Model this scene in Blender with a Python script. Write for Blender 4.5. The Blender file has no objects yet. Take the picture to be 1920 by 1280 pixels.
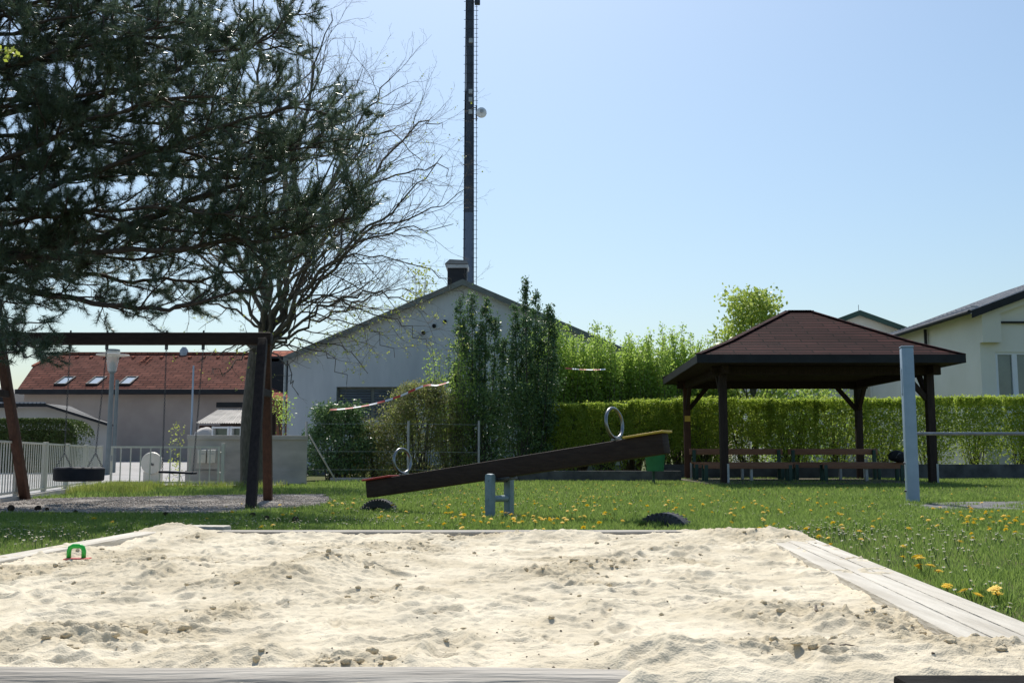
import bpy, math, random
import numpy as np
from mathutils import Vector, Matrix
from mathutils.geometry import tessellate_polygon
R = math.radians
scene = bpy.context.scene
col = scene.collection
random.seed(7)

# ------------------------------------------------------------ camera, sky, sun, exposure
CAM_H = 0.65
PITCH = R(6.42)
cam = bpy.data.cameras.new('camera')
cam.lens = 36.0; cam.sensor_width = 36.0; cam.clip_start = 0.05; cam.clip_end = 3000
camo = bpy.data.objects.new('camera', cam); col.objects.link(camo)
camo.location = (0, 0, CAM_H); camo.rotation_euler = (R(90) + PITCH, 0, 0)
scene.camera = camo

SUN_EL, SUN_AZ = R(55), R(-8)          # behind the scene, a little to the left
world = bpy.data.worlds.new("World"); scene.world = world; world.use_nodes = True
wn = world.node_tree; bg = wn.nodes['Background']
sky = wn.nodes.new('ShaderNodeTexSky'); sky.sky_type = 'NISHITA'; sky.sun_disc = False
sky.sun_elevation = SUN_EL; sky.sun_rotation = SUN_AZ
sky.air_density = 1.25; sky.dust_density = 1.7; sky.ozone_density = 6.0
tint = wn.nodes.new('ShaderNodeMix'); tint.data_type = 'RGBA'; tint.blend_type = 'MULTIPLY'; tint.inputs[0].default_value = 1.0
tint.inputs[7].default_value = (1.04, 1.045, 0.975, 1)
wn.links.new(sky.outputs[0], tint.inputs[6]); wn.links.new(tint.outputs[2], bg.inputs[0]); bg.inputs[1].default_value = 0.1
sl = bpy.data.lights.new('sun', 'SUN'); sl.energy = 3.9; sl.angle = R(0.53); sl.color = (1.0, 0.95, 0.87)
so = bpy.data.objects.new('sun', sl); col.objects.link(so)
S = Vector((math.sin(SUN_AZ) * math.cos(SUN_EL), math.cos(SUN_AZ) * math.cos(SUN_EL), math.sin(SUN_EL)))
so.rotation_euler = S.to_track_quat('Z', 'Y').to_euler()
scene.view_settings.view_transform = 'Standard'; scene.view_settings.look = 'None'
scene.view_settings.exposure = 0.4; scene.view_settings.gamma = 1.0
scene.view_settings.use_curve_mapping = False
scene.cycles.max_bounces = 6; scene.cycles.transparent_max_bounces = 12

# ------------------------------------------------------------ measuring the photograph
CP, SP = math.cos(PITCH), math.sin(PITCH)
def ray(px, py):
    u = (px - 960) / 1920; v = (640 - py) / 1920
    return Vector((u, CP - v * SP, SP + v * CP))
def at(px, py, D):
    d = ray(px, py); t = D / d.y
    return Vector((d.x * t, D, CAM_H + d.z * t))
def onz(px, py, z=0.0):
    d = ray(px, py); t = (z - CAM_H) / d.z
    return Vector((d.x * t, d.y * t, z))

# ------------------------------------------------------------ materials
def mat(name, c, c2=None, scale=6.0, rough=0.7, metal=0.0, bump=0.0, bscale=40.0, trans=0.0, spec=0.5,
        island=False, c3=None, stretch=None, detail=6.0, alpha=None, tcol=None, lo=0.35, hi=0.65):
    m = bpy.data.materials.new(name); m.use_nodes = True
    nt = m.node_tree; N = nt.nodes; L = nt.links
    p = N['Principled BSDF']; out = N['Material Output']
    p.inputs['Roughness'].default_value = rough; p.inputs['Metallic'].default_value = metal
    p.inputs['Specular IOR Level'].default_value = spec
    tc = N.new('ShaderNodeTexCoord'); vec = tc.outputs['Object']
    if stretch:
        mp = N.new('ShaderNodeMapping'); mp.inputs['Scale'].default_value = stretch
        L.new(vec, mp.inputs[0]); vec = mp.outputs[0]
    csock = None
    if c2:
        nz = N.new('ShaderNodeTexNoise'); nz.inputs['Scale'].default_value = scale; nz.inputs['Detail'].default_value = detail
        nz.inputs['Roughness'].default_value = 0.6
        L.new(vec, nz.inputs['Vector'])
        rp = N.new('ShaderNodeValToRGB'); rp.color_ramp.elements[0].position = lo; rp.color_ramp.elements[1].position = hi
        rp.color_ramp.elements[0].color = (*c, 1); rp.color_ramp.elements[1].color = (*c2, 1)
        L.new(nz.outputs['Fac'], rp.inputs[0]); csock = rp.outputs[0]
        if island:
            g = N.new('ShaderNodeNewGeometry')
            mx = N.new('ShaderNodeMix'); mx.data_type = 'RGBA'
            L.new(g.outputs['Random Per Island'], mx.inputs[0]); L.new(csock, mx.inputs[6])
            mx.inputs[7].default_value = (*(c3 or c2), 1)
            csock = mx.outputs[2]
        L.new(csock, p.inputs['Base Color'])
    else:
        p.inputs['Base Color'].default_value = (*c, 1)
    if bump:
        bn = N.new('ShaderNodeTexNoise'); bn.inputs['Scale'].default_value = bscale; bn.inputs['Detail'].default_value = 8
        L.new(vec, bn.inputs['Vector'])
        b = N.new('ShaderNodeBump'); b.inputs['Strength'].default_value = bump; b.inputs['Distance'].default_value = 0.02
        L.new(bn.outputs['Fac'], b.inputs['Height']); L.new(b.outputs[0], p.inputs['Normal'])
    if trans:
        t = N.new('ShaderNodeBsdfTranslucent')
        if tcol: t.inputs[0].default_value = (*tcol, 1)
        elif csock: L.new(csock, t.inputs[0])
        else: t.inputs[0].default_value = (*c, 1)
        ms = N.new('ShaderNodeMixShader'); ms.inputs[0].default_value = trans
        L.new(p.outputs[0], ms.inputs[1]); L.new(t.outputs[0], ms.inputs[2]); L.new(ms.outputs[0], out.inputs[0])
    return m

def glassmat(name, tint, rough=0.03, alpha=0.35):
    m = bpy.data.materials.new(name); m.use_nodes = True
    p = m.node_tree.nodes['Principled BSDF']
    p.inputs['Base Color'].default_value = (*tint, 1); p.inputs['Roughness'].default_value = rough
    p.inputs['Alpha'].default_value = alpha; p.inputs['Specular IOR Level'].default_value = 0.8
    return m

def brickmat(name, c, c2, mortar, w, h, rough=0.9, bump=0.4, msize=0.02, swap='XZ', off=0.5, rot=None):
    """rows laid out on object coordinates"""
    m = bpy.data.materials.new(name); m.use_nodes = True
    N = m.node_tree.nodes; L = m.node_tree.links; p = N['Principled BSDF']
    p.inputs['Roughness'].default_value = rough; p.inputs['Specular IOR Level'].default_value = 0.03
    tc = N.new('ShaderNodeTexCoord'); sp = N.new('ShaderNodeSeparateXYZ'); cb = N.new('ShaderNodeCombineXYZ')
    L.new(tc.outputs['Object'], sp.inputs[0])
    L.new(sp.outputs[swap[0]], cb.inputs[0]); L.new(sp.outputs[swap[1]], cb.inputs[1])
    b = N.new('ShaderNodeTexBrick'); b.inputs['Scale'].default_value = 1.0
    b.inputs['Brick Width'].default_value = w; b.inputs['Row Height'].default_value = h
    b.inputs['Mortar Size'].default_value = msize; b.inputs['Color1'].default_value = (*c, 1)
    b.inputs['Color2'].default_value = (*c2, 1); b.inputs['Mortar'].default_value = (*mortar, 1)
    b.offset = off
    L.new(cb.outputs[0], b.inputs['Vector'])
    nz = N.new('ShaderNodeTexNoise'); nz.inputs['Scale'].default_value = 1.3; nz.inputs['Detail'].default_value = 8
    L.new(tc.outputs['Object'], nz.inputs['Vector'])
    mx = N.new('ShaderNodeMix'); mx.data_type = 'RGBA'; mx.blend_type = 'MULTIPLY'; mx.inputs[0].default_value = 0.7
    rp = N.new('ShaderNodeValToRGB'); rp.color_ramp.elements[0].position = 0.3; rp.color_ramp.elements[1].position = 0.7
    rp.color_ramp.elements[0].color = (0.5, 0.5, 0.5, 1); rp.color_ramp.elements[1].color = (1.2, 1.15, 1.1, 1)
    L.new(nz.outputs['Fac'], rp.inputs[0]); L.new(b.outputs['Color'], mx.inputs[6]); L.new(rp.outputs[0], mx.inputs[7])
    L.new(mx.outputs[2], p.inputs['Base Color'])
    bp = N.new('ShaderNodeBump'); bp.inputs['Strength'].default_value = bump; bp.inputs['Distance'].default_value = 0.02
    inv = N.new('ShaderNodeMath'); inv.operation = 'SUBTRACT'; inv.inputs[0].default_value = 1.0
    L.new(b.outputs['Fac'], inv.inputs[1]); L.new(inv.outputs[0], bp.inputs['Height']); L.new(bp.outputs[0], p.inputs['Normal'])
    return m

M = dict(
    sand=mat('sand', (0.53, 0.46, 0.335), (0.73, 0.65, 0.5), scale=4.0, detail=12.0, lo=.3, hi=.6, rough=0.95, bump=0.35, bscale=220, spec=0.15),
    clod=mat('damp_sand', (0.54, 0.45, 0.31), (0.68, 0.58, 0.41), scale=12, rough=0.95, bump=0.6, bscale=160, spec=0.1),
    lawn=mat('lawn_soil', (0.06, 0.08, 0.025), (0.12, 0.12, 0.05), scale=2.5, rough=0.95, bump=0.8, bscale=60, spec=0.1),
    grass=mat('grass', (0.12, 0.22, 0.03), (0.22, 0.32, 0.065), scale=0.9, rough=0.5, trans=0.55, island=True, c3=(0.27, 0.36, 0.1), spec=0.35),
    drygrass=mat('fresh_grass', (0.22, 0.32, 0.03), (0.3, 0.38, 0.06), scale=0.7, rough=0.6, trans=0.5, island=True, c3=(0.36, 0.38, 0.12)),
    gravel=mat('gravel', (0.24, 0.215, 0.19), (0.42, 0.39, 0.355), scale=26, rough=0.95, bump=1.0, bscale=90, spec=0.2, detail=8),
    chip=mat('gravel_chip', (0.28, 0.25, 0.22), (0.5, 0.46, 0.42), scale=30, rough=0.9, island=True, c3=(0.24, 0.2, 0.17)),
    street=mat('street', (0.29, 0.28, 0.27), (0.37, 0.36, 0.35), scale=0.8, rough=0.9, bump=0.2, bscale=80),
    patch=mat('worn_patch', (0.1, 0.1, 0.1), (0.22, 0.215, 0.21), scale=9, rough=0.95, bump=1.0, bscale=70),
    oldwood=mat('weathered_wood', (0.2, 0.18, 0.155), (0.44, 0.405, 0.35), scale=3.5, rough=0.85, bump=0.5, bscale=14, stretch=(0.5, 6, 6)),
    oldwoody=mat('weathered_board', (0.44, 0.40, 0.33), (0.6, 0.56, 0.48), scale=3.5, rough=0.85, bump=0.5, bscale=14, stretch=(7, 0.5, 6)),
    brown=mat('brown_beam', (0.034, 0.018, 0.014), (0.055, 0.032, 0.024), scale=5, rough=0.65, spec=0.25, bump=0.25, bscale=20, stretch=(1.2, 1.2, 8)),
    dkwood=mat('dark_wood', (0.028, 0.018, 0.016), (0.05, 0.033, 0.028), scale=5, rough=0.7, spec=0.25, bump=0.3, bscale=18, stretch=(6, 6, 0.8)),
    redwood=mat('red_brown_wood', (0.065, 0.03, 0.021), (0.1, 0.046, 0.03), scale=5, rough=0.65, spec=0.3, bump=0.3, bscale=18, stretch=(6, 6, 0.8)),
    benchwood=mat('bench_plank', (0.24, 0.1, 0.055), (0.32, 0.145, 0.08), scale=5, rough=0.55, bump=0.2, bscale=20, stretch=(0.8, 7, 7)),
    bluesteel=mat('blue_grey_paint', (0.3, 0.39, 0.5), (0.36, 0.455, 0.57), scale=4, rough=0.45, bump=0.06, bscale=90),
    seesawsteel=mat('grey_green_paint', (0.2, 0.27, 0.3), (0.26, 0.33, 0.37), scale=14, rough=0.45, bump=0.1, bscale=60),
    chrome=mat('galvanised_tube', (0.2, 0.205, 0.21), (0.3, 0.305, 0.31), scale=9, rough=0.35, metal=1.0),
    chain=mat('chain_steel', (0.09, 0.09, 0.095), (0.16, 0.15, 0.15), scale=20, rough=0.45, metal=0.8),
    rubber=mat('tyre_rubber', (0.01, 0.012, 0.018), (0.018, 0.02, 0.027), scale=9, spec=0.2, rough=0.6, bump=0.2, bscale=60),
    dustrubber=mat('dusty_tyre', (0.02, 0.021, 0.025), (0.055, 0.055, 0.055), scale=7, rough=0.6, bump=0.3, bscale=60),
    red=mat('red_pad', (0.5, 0.04, 0.03), (0.6, 0.06, 0.05), scale=8, rough=0.5),
    yellow=mat('yellow_pad', (0.65, 0.4, 0.05), (0.72, 0.46, 0.07), scale=8, rough=0.5),
    toygreen=mat('green_plastic', (0.03, 0.5, 0.07), (0.04, 0.56, 0.09), scale=8, rough=0.3, trans=0.25),
    toyred=mat('red_plastic', (0.6, 0.1, 0.09), (0.68, 0.16, 0.13), scale=8, rough=0.35),
    bingreen=mat('bin_green', (0.03, 0.2, 0.075), (0.04, 0.25, 0.1), scale=5, rough=0.4, trans=0.15),
    minty=mat('mint_plastic', (0.1, 0.6, 0.35), (0.12, 0.65, 0.38), scale=5, rough=0.4, trans=0.3),
    dkgreen=mat('dark_green_metal', (0.012, 0.05, 0.035), (0.02, 0.065, 0.045), scale=5, rough=0.5),
    whitemetal=mat('cream_paint', (0.6, 0.57, 0.5), (0.68, 0.65, 0.58), scale=6, rough=0.5),
    graymetal=mat('zinc_post', (0.34, 0.35, 0.36), (0.46, 0.47, 0.48), scale=6, rough=0.5, metal=0.4),
    mast=mat('mast_metal', (0.04, 0.045, 0.06), (0.065, 0.072, 0.09), scale=2, rough=0.5, metal=0.3),
    mastlow=mat('mast_blue_metal', (0.1, 0.13, 0.185), (0.13, 0.16, 0.22), scale=2, rough=0.5, metal=0.3),
    hallwall=mat('grey_render', (0.47, 0.49, 0.52), (0.66, 0.67, 0.69), scale=0.8, rough=0.9, bump=0.2, bscale=60, stretch=(1.6, 1.6, .35), lo=.25, hi=.75),
    plinth=mat('plinth', (0.17, 0.18, 0.19), (0.22, 0.23, 0.24), scale=2, rough=0.9),
    creamwall=mat('cream_render', (0.73, 0.70, 0.61), (0.81, 0.78, 0.7), scale=0.5, rough=0.9, bump=0.1, bscale=60),
    housewall=mat('mauve_render', (0.34, 0.275, 0.24), (0.48, 0.4, 0.35), scale=0.45, rough=0.9, bump=0.15, bscale=40, lo=0.3, hi=0.7),
    garagewall=mat('pale_render', (0.47, 0.44, 0.41), (0.56, 0.53, 0.5), scale=0.4, rough=0.9),
    concrete=mat('concrete', (0.42, 0.39, 0.36), (0.56, 0.52, 0.48), scale=1.4, rough=0.9, bump=0.3, bscale=50, stretch=(1, 1, 2.5)),
    dkconcrete=mat('stained_concrete', (0.06, 0.06, 0.06), (0.13, 0.13, 0.125), scale=2.5, rough=0.9, bump=0.3, bscale=40),
    fascia=mat('dark_fascia', (0.016, 0.017, 0.02), (0.025, 0.027, 0.031), scale=3, rough=0.6, spec=0.25),
    hallfascia=mat('verge_board', (0.13, 0.14, 0.13), (0.19, 0.2, 0.185), scale=2, rough=0.6),
    greyroof=mat('fibre_roof', (0.33, 0.33, 0.34), (0.45, 0.45, 0.46), scale=1.5, rough=0.75, bump=0.4, bscale=30),
    corr=mat('corrugated_sheet', (0.36, 0.34, 0.31), (0.52, 0.49, 0.45), scale=2.5, rough=0.8),
    tiles=brickmat('red_roof_tiles', (0.125, 0.05, 0.038), (0.18, 0.078, 0.06), (0.045, 0.022, 0.02), 0.5, 0.13, msize=0.022, swap='XZ'),
    tiles2=brickmat('dark_roof_tiles', (0.3, 0.11, 0.075), (0.36, 0.15, 0.1), (0.13, 0.05, 0.04), 0.3, 0.17, msize=0.02, swap='XZ'),
    shingle=brickmat('brown_shingles', (0.032, 0.013, 0.013), (0.058, 0.023, 0.022), (0.003, 0.002, 0.002), 0.9, 0.088, msize=0.014, swap='XZ', off=0.37, bump=0.6, rough=0.75),
    brick=brickmat('old_brick', (0.32, 0.11, 0.06), (0.4, 0.16, 0.09), (0.28, 0.22, 0.17), 0.25, 0.08, msize=0.012, swap='XZ'),
    skylight=mat('skylight_glass', (0.3, 0.36, 0.42), rough=0.12, spec=0.9),
    winglass=mat('window_glass', (0.1, 0.14, 0.13), (0.15, 0.19, 0.17), scale=1.5, rough=0.06, spec=0.9),
    darkglass=mat('dark_glass', (0.02, 0.026, 0.03), rough=0.08, spec=0.8),
    blind=mat('blind_slats', (0.2, 0.23, 0.255), (0.25, 0.28, 0.31), scale=3, rough=0.5),
    white=mat('white_paint', (0.74, 0.75, 0.78), (0.8, 0.81, 0.83), scale=3, rough=0.5),
    lamp_glass=glassmat('lamp_glass', (0.75, 0.8, 0.8), alpha=0.4),
    lampgrey=mat('lamp_grey', (0.16, 0.19, 0.2), (0.2, 0.23, 0.24), scale=5, rough=0.5),
    bark=mat('bark', (0.075, 0.067, 0.053), (0.145, 0.13, 0.105), scale=9, rough=0.9, bump=0.9, bscale=24, stretch=(3, 3, 0.7)),
    pinebark=mat('pine_bark', (0.06, 0.042, 0.034), (0.11, 0.08, 0.065), scale=12, rough=0.9, bump=0.9, bscale=30),
    twig=mat('twig', (0.14, 0.115, 0.09), (0.22, 0.185, 0.15), scale=6, rough=0.8),
    needle=mat('pine_needles', (0.065, 0.11, 0.075), (0.105, 0.165, 0.1), scale=1.2, rough=0.3, trans=0.3, island=True, c3=(0.13, 0.17, 0.09), spec=0.8),
    leafyoung=mat('young_leaves', (0.4, 0.5, 0.06), (0.5, 0.58, 0.1), scale=4, rough=0.5, trans=0.5, island=True, c3=(0.42, 0.44, 0.12)),
    leafhedge=mat('hedge_leaves', (0.26, 0.38, 0.04), (0.38, 0.5, 0.07), scale=2.5, rough=0.45, trans=0.6, island=True, c3=(0.46, 0.54, 0.1)),
    leaflight=mat('light_leaves', (0.26, 0.42, 0.06), (0.38, 0.55, 0.09), scale=1.5, rough=0.45, trans=0.6, island=True, c3=(0.45, 0.58, 0.14)),
    leafmaple=mat('maple_leaves', (0.3, 0.42, 0.05), (0.4, 0.52, 0.08), scale=1.5, rough=0.45, trans=0.5, island=True, c3=(0.45, 0.52, 0.14)),
    leafdark=mat('dark_leaves', (0.05, 0.11, 0.04), (0.1, 0.18, 0.06), scale=2, rough=0.38, trans=0.35, island=True, c3=(0.2, 0.3, 0.08), spec=0.6),
    leafcon=mat('blue_green_leaves', (0.04, 0.085, 0.052), (0.07, 0.135, 0.07), scale=2, rough=0.4, trans=0.35, island=True, c3=(0.17, 0.28, 0.09), spec=0.5),
    leafvine=mat('mixed_vine_leaves', (0.16, 0.2, 0.05), (0.34, 0.42, 0.08), scale=1.8, rough=0.5, trans=0.5, island=True, c3=(0.22, 0.2, 0.11)),
    leafbox=mat('thuja_leaves', (0.03, 0.055, 0.014), (0.06, 0.1, 0.022), scale=3, rough=0.6, trans=0.25, island=True, c3=(0.12, 0.17, 0.04)),
    dandy=mat('dandelion_yellow', (0.85, 0.56, 0.01), (0.9, 0.66, 0.02), scale=60, rough=0.6, trans=0.35),
    daisy=mat('daisy_white', (0.8, 0.8, 0.8), rough=0.6, trans=0.3),
    stem=mat('flower_stem', (0.1, 0.18, 0.04), rough=0.6, trans=0.3),
    black=mat('black_board', (0.008, 0.008, 0.008), (0.016, 0.014, 0.012), scale=8, rough=0.9, spec=0.1, bump=0.3, bscale=40),
    bag=mat('black_fabric', (0.012, 0.013, 0.016), (0.025, 0.026, 0.03), scale=12, rough=0.8, bump=0.4, bscale=40),
    cone=mat('pine_cone', (0.05, 0.03, 0.02), (0.11, 0.07, 0.045), scale=40, rough=0.9, bump=1.0, bscale=120),
    dirt=mat('bare_soil', (0.09, 0.075, 0.055), (0.14, 0.12, 0.09), scale=5, rough=0.95, bump=1, bscale=50),
)

# ------------------------------------------------------------ objects
def tag(o, label=None, cat=None, group=None, kind=None):
    if label: o['label'] = label
    if cat: o['category'] = cat
    if group: o['group'] = group
    if kind: o['kind'] = kind
    return o
def thing(name, label, cat, loc=(0, 0, 0), group=None):
    o = bpy.data.objects.new(name, None); col.objects.link(o); o.location = loc; o.empty_display_size = 0.1
    return tag(o, label, cat, group)
def rootloc(p):
    while p.parent: p = p.parent
    return p.location
def link_mesh(name, me, m, parent, smooth):
    if m: me.materials.append(m)
    if smooth is True: me.shade_smooth()
    elif smooth: me.shade_smooth(); me.set_sharp_from_angle(angle=R(smooth))
    o = bpy.data.objects.new(name, me); col.objects.link(o)
    if parent: o.parent = parent
    return o
def npmesh(name, V, F, m, parent=None, smooth=False, loc=None):
    """V (n,3) in world space, F (k,3|4)"""
    V = np.asarray(V, dtype=np.float32)
    if parent is not None: V = V - np.array(rootloc(parent), dtype=np.float32)
    elif loc is not None: V = V - np.array(loc, dtype=np.float32)
    F = np.asarray(F, dtype=np.int32); k = F.shape[1]
    me = bpy.data.meshes.new(name)
    me.vertices.add(len(V)); me.vertices.foreach_set('co', V.ravel())
    me.loops.add(F.size); me.loops.foreach_set('vertex_index', F.ravel())
    me.polygons.add(len(F)); me.polygons.foreach_set('loop_start', np.arange(0, F.size, k, dtype=np.int32))
    me.update(calc_edges=True)
    o = link_mesh(name, me, m, parent, smooth)
    if parent is None and loc is not None: o.location = loc
    return o

class MB:
    def __init__(s): s.v = []; s.f = []
    def add(s, vs, fs):
        n = len(s.v); s.v += [Vector(v) for v in vs]; s.f += [tuple(i + n for i in f) for f in fs]; return s
    def box(s, c, size, rot=None, bev=0.0):
        """box with centre c; bev chamfers the edges"""
        x, y, z = (d / 2 for d in size)
        Mx = rot if rot is not None else Matrix.Identity(3)
        if bev <= 0:
            vs = [Mx @ Vector(p) + Vector(c) for p in [(-x,-y,-z),(x,-y,-z),(x,y,-z),(-x,y,-z),(-x,-y,z),(x,-y,z),(x,y,z),(-x,y,z)]]
            return s.add(vs, [(0,3,2,1),(4,5,6,7),(0,1,5,4),(1,2,6,5),(2,3,7,6),(3,0,4,7)])
        import bmesh
        bm = bmesh.new(); bmesh.ops.create_cube(bm, size=1.0)
        for v in bm.verts: v.co = Vector((v.co.x * 2 * x, v.co.y * 2 * y, v.co.z * 2 * z))
        bmesh.ops.bevel(bm, geom=bm.edges[:], offset=min(bev, x * .9, y * .9, z * .9), segments=2, profile=0.6, affect='EDGES')
        bm.verts.index_update()
        vs = [Mx @ v.co + Vector(c) for v in bm.verts]; fs = [tuple(v.index for v in f.verts) for f in bm.faces]
        bm.free(); return s.add(vs, fs)
    def bar(s, a, b, w, h=None, bev=0.0, up=Vector((0, 0, 1))):
        """rectangular bar from a to b, w across, h along 'up'"""
        a = Vector(a); b = Vector(b); d = (b - a); L = d.length; d.normalize(); h = h or w
        sx = d.cross(up)
        if sx.length < 1e-4: sx = d.cross(Vector((0, 1, 0)))
        sx.normalize(); u = sx.cross(d)
        rot = Matrix((d, sx, u)).transposed()
        return s.box((a + b) / 2, (L, w, h), rot, bev)
    def tube(s, pts, r, n=10, cap=True, closed=False):
        pts = [Vector(p) for p in pts]; k = len(pts); rs = r if isinstance(r, (list, tuple)) else [r] * k
        rings = []; ref = None
        for i, p in enumerate(pts):
            if closed: t = pts[(i + 1) % k] - pts[i - 1]
            else: t = pts[min(i + 1, k - 1)] - pts[max(i - 1, 0)]
            t.normalize()
            if ref is None: ref = t.orthogonal()
            ref = (ref - t * ref.dot(t)).normalized(); b = t.cross(ref)
            rings.append([p + (ref * math.cos(2 * math.pi * j / n) + b * math.sin(2 * math.pi * j / n)) * rs[i] for j in range(n)])
        fs = []; m_ = k if closed else k - 1
        for i in range(m_):
            i2 = (i + 1) % k
            for j in range(n):
                fs.append((i * n + j, i * n + (j + 1) % n, i2 * n + (j + 1) % n, i2 * n + j))
        if cap and not closed:
            fs.append(tuple(range(n))[::-1]); fs.append(tuple((k - 1) * n + j for j in range(n)))
        return s.add([v for r_ in rings for v in r_], fs)
    def lathe(s, prof, c, axis='Z', n=24, rot=None, a0=0, a1=2 * math.pi):
        full = abs(a1 - a0 - 2 * math.pi) < 1e-6; m_ = n if full else n + 1
        vs = []
        for i in range(m_):
            a = a0 + (a1 - a0) * i / n
            for (r, z) in prof:
                p = Vector((r * math.cos(a), r * math.sin(a), z))
                vs.append((rot @ p if rot is not None else p) + Vector(c))
        k = len(prof); fs = []
        for i in range(n):
            i2 = (i + 1) % m_
            for j in range(k - 1): fs.append((i * k + j, i2 * k + j, i2 * k + j + 1, i * k + j + 1))
        return s.add(vs, fs)
    def prism(s, poly, vec):
        """planar polygon pushed along vec"""
        n = len(poly); vec = Vector(vec); p = [Vector(q) for q in poly]
        return s.add(p + [q + vec for q in p], [tuple(range(n))[::-1], tuple(range(n, 2 * n))] + [(i, (i + 1) % n, n + (i + 1) % n, n + i) for i in range(n)])
    def wall(s, outer, holes, o, ux, n, th):
        """outline (u,z) with openings, drawn on the plane o + u*ux, thickness th against normal n"""
        o = Vector(o); ux = Vector(ux).normalized(); n = Vector(n).normalized()
        P = lambda q, d: o + ux * q[0] + Vector((0, 0, q[1])) - n * d
        loops = [outer] + holes; flat = [q for l in loops for q in l]
        tri = tessellate_polygon([[Vector((q[0], q[1], 0)) for q in l] for l in loops])
        s.add([P(q, 0) for q in flat], tri); s.add([P(q, th) for q in flat], tri)
        for l in loops:
            k = len(l)
            for i in range(k):
                a, b = l[i], l[(i + 1) % k]
                s.add([P(a, 0), P(b, 0), P(b, th), P(a, th)], [(0, 1, 2, 3)])
        return s
    def build(s, name, m, parent=None, smooth=False, loc=None):
        base = Vector(rootloc(parent)) if parent is not None else (Vector(loc) if loc is not None else Vector((0, 0, 0)))
        me = bpy.data.meshes.new(name)
        me.from_pydata([v - base for v in s.v], [], s.f); me.update()
        import bmesh
        bm = bmesh.new(); bm.from_mesh(me); bmesh.ops.recalc_face_normals(bm, faces=bm.faces[:]); bm.to_mesh(me); bm.free()
        o = link_mesh(name, me, m, parent, smooth)
        if parent is None and loc is not None: o.location = loc
        return o

def copy_tree(o, parent=None):
    c = o.copy(); col.objects.link(c); c.parent = parent
    for ch in list(o.children): copy_tree(ch, c)
    return c

# ------------------------------------------------------------ noise
def perlin(x, y, seed=0):
    rs = np.random.RandomState(seed); perm = rs.permutation(256); perm = np.concatenate([perm, perm])
    ang = rs.rand(256) * 2 * np.pi; gx, gy = np.cos(ang), np.sin(ang)
    xi = np.floor(x).astype(int); yi = np.floor(y).astype(int); xf = x - xi; yf = y - yi
    u = xf**3 * (xf * (xf * 6 - 15) + 10); v = yf**3 * (yf * (yf * 6 - 15) + 10)
    def g(ix, iy, dx, dy):
        h = perm[(perm[ix & 255] + iy) & 255]; return gx[h] * dx + gy[h] * dy
    n00 = g(xi, yi, xf, yf); n10 = g(xi + 1, yi, xf - 1, yf); n01 = g(xi, yi + 1, xf, yf - 1); n11 = g(xi + 1, yi + 1, xf - 1, yf - 1)
    return (n00 * (1 - u) + n10 * u) * (1 - v) + (n01 * (1 - u) + n11 * u) * v
def fbm(x, y, seed, octv=4, gain=0.5):
    s = 0; a = 1
    for i in range(octv):
        s = s + a * perlin(x * 2**i, y * 2**i, seed + i); a *= gain
    return s
def sstep(a, b, x):
    t = np.clip((x - a) / (b - a), 0, 1); return t * t * (3 - 2 * t)

# ------------------------------------------------------------ the sandpit outline
HS = 0.25                                          # top of the timber edging
NL = onz(-160, 1238, HS); NR = onz(2120, 1262, HS)
FL = onz(300, 988, HS); FR = onz(1490, 996, HS)
SL_far = FL; SL_near = onz(0, 1040, HS) + (onz(0, 1040, HS) - FL) * 2.2
SR_near = onz(1920, 1168, HS) + (onz(1920, 1168, HS) - FR) * 0.35
NEAR_Y = 1.93
def lerp(a, b, t): return a + (b - a) * t
def y_on(a, b, y): return lerp(a, b, (y - a.y) / (b.y - a.y))
CNL = y_on(SL_far, SL_near, NEAR_Y); CNR = y_on(FR, SR_near, NEAR_Y)
PIT = [CNL, CNR, FR, FL]
def in_poly(x, y, poly, grow=0.0):
    c = np.zeros(x.shape, bool); n = len(poly)
    cx = sum(p[0] for p in poly) / n; cy = sum(p[1] for p in poly) / n
    q = []
    for p in poly:
        dx, dy = p[0] - cx, p[1] - cy; l = math.hypot(dx, dy); q.append((p[0] + dx / l * grow, p[1] + dy / l * grow))
    for i in range(n):
        x1, y1 = q[i]; x2, y2 = q[i - 1]
        c ^= ((y1 > y) != (y2 > y)) & (x < (x2 - x1) * (y - y1) / (y2 - y1 + 1e-12) + x1)
    return c
PITXY = [(p.x, p.y) for p in PIT]

# ------------------------------------------------------------ ground, street, gravel
def zlawn(x, y):
    m_ = 1.0 - in_poly(x, y, PITXY, 0.25)
    return 0.025 * perlin(x * 0.35, y * 0.35, 3) * m_
def grid(xs, ys, zf):
    X, Y = np.meshgrid(xs, ys); Z = zf(X, Y)
    V = np.stack([X.ravel(), Y.ravel(), Z.ravel()], 1)
    nx, ny = len(xs), len(ys); i = np.arange(nx * ny).reshape(ny, nx)
    F = np.stack([i[:-1, :-1].ravel(), i[:-1, 1:].ravel(), i[1:, 1:].ravel(), i[1:, :-1].ravel()], 1)
    return V, F
def groundz(X, Y):
    z = zlawn(X, Y) * sstep(60, 30, Y) * sstep(40, 20, np.abs(X))
    z = z - 0.03 * sstep(-12, -30, Y)
    return z
xs = np.concatenate([np.linspace(-900, -22, 12), np.linspace(-20, 22, 120), np.linspace(24, 900, 12)])
ys = np.concatenate([np.linspace(-400, -12, 8), np.linspace(-10, 34, 130), np.linspace(38, 1500, 16)])
V, F = grid(xs, ys, groundz)
g = npmesh('ground', V, F, M['lawn'], smooth=True); tag(g, kind='structure')

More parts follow.
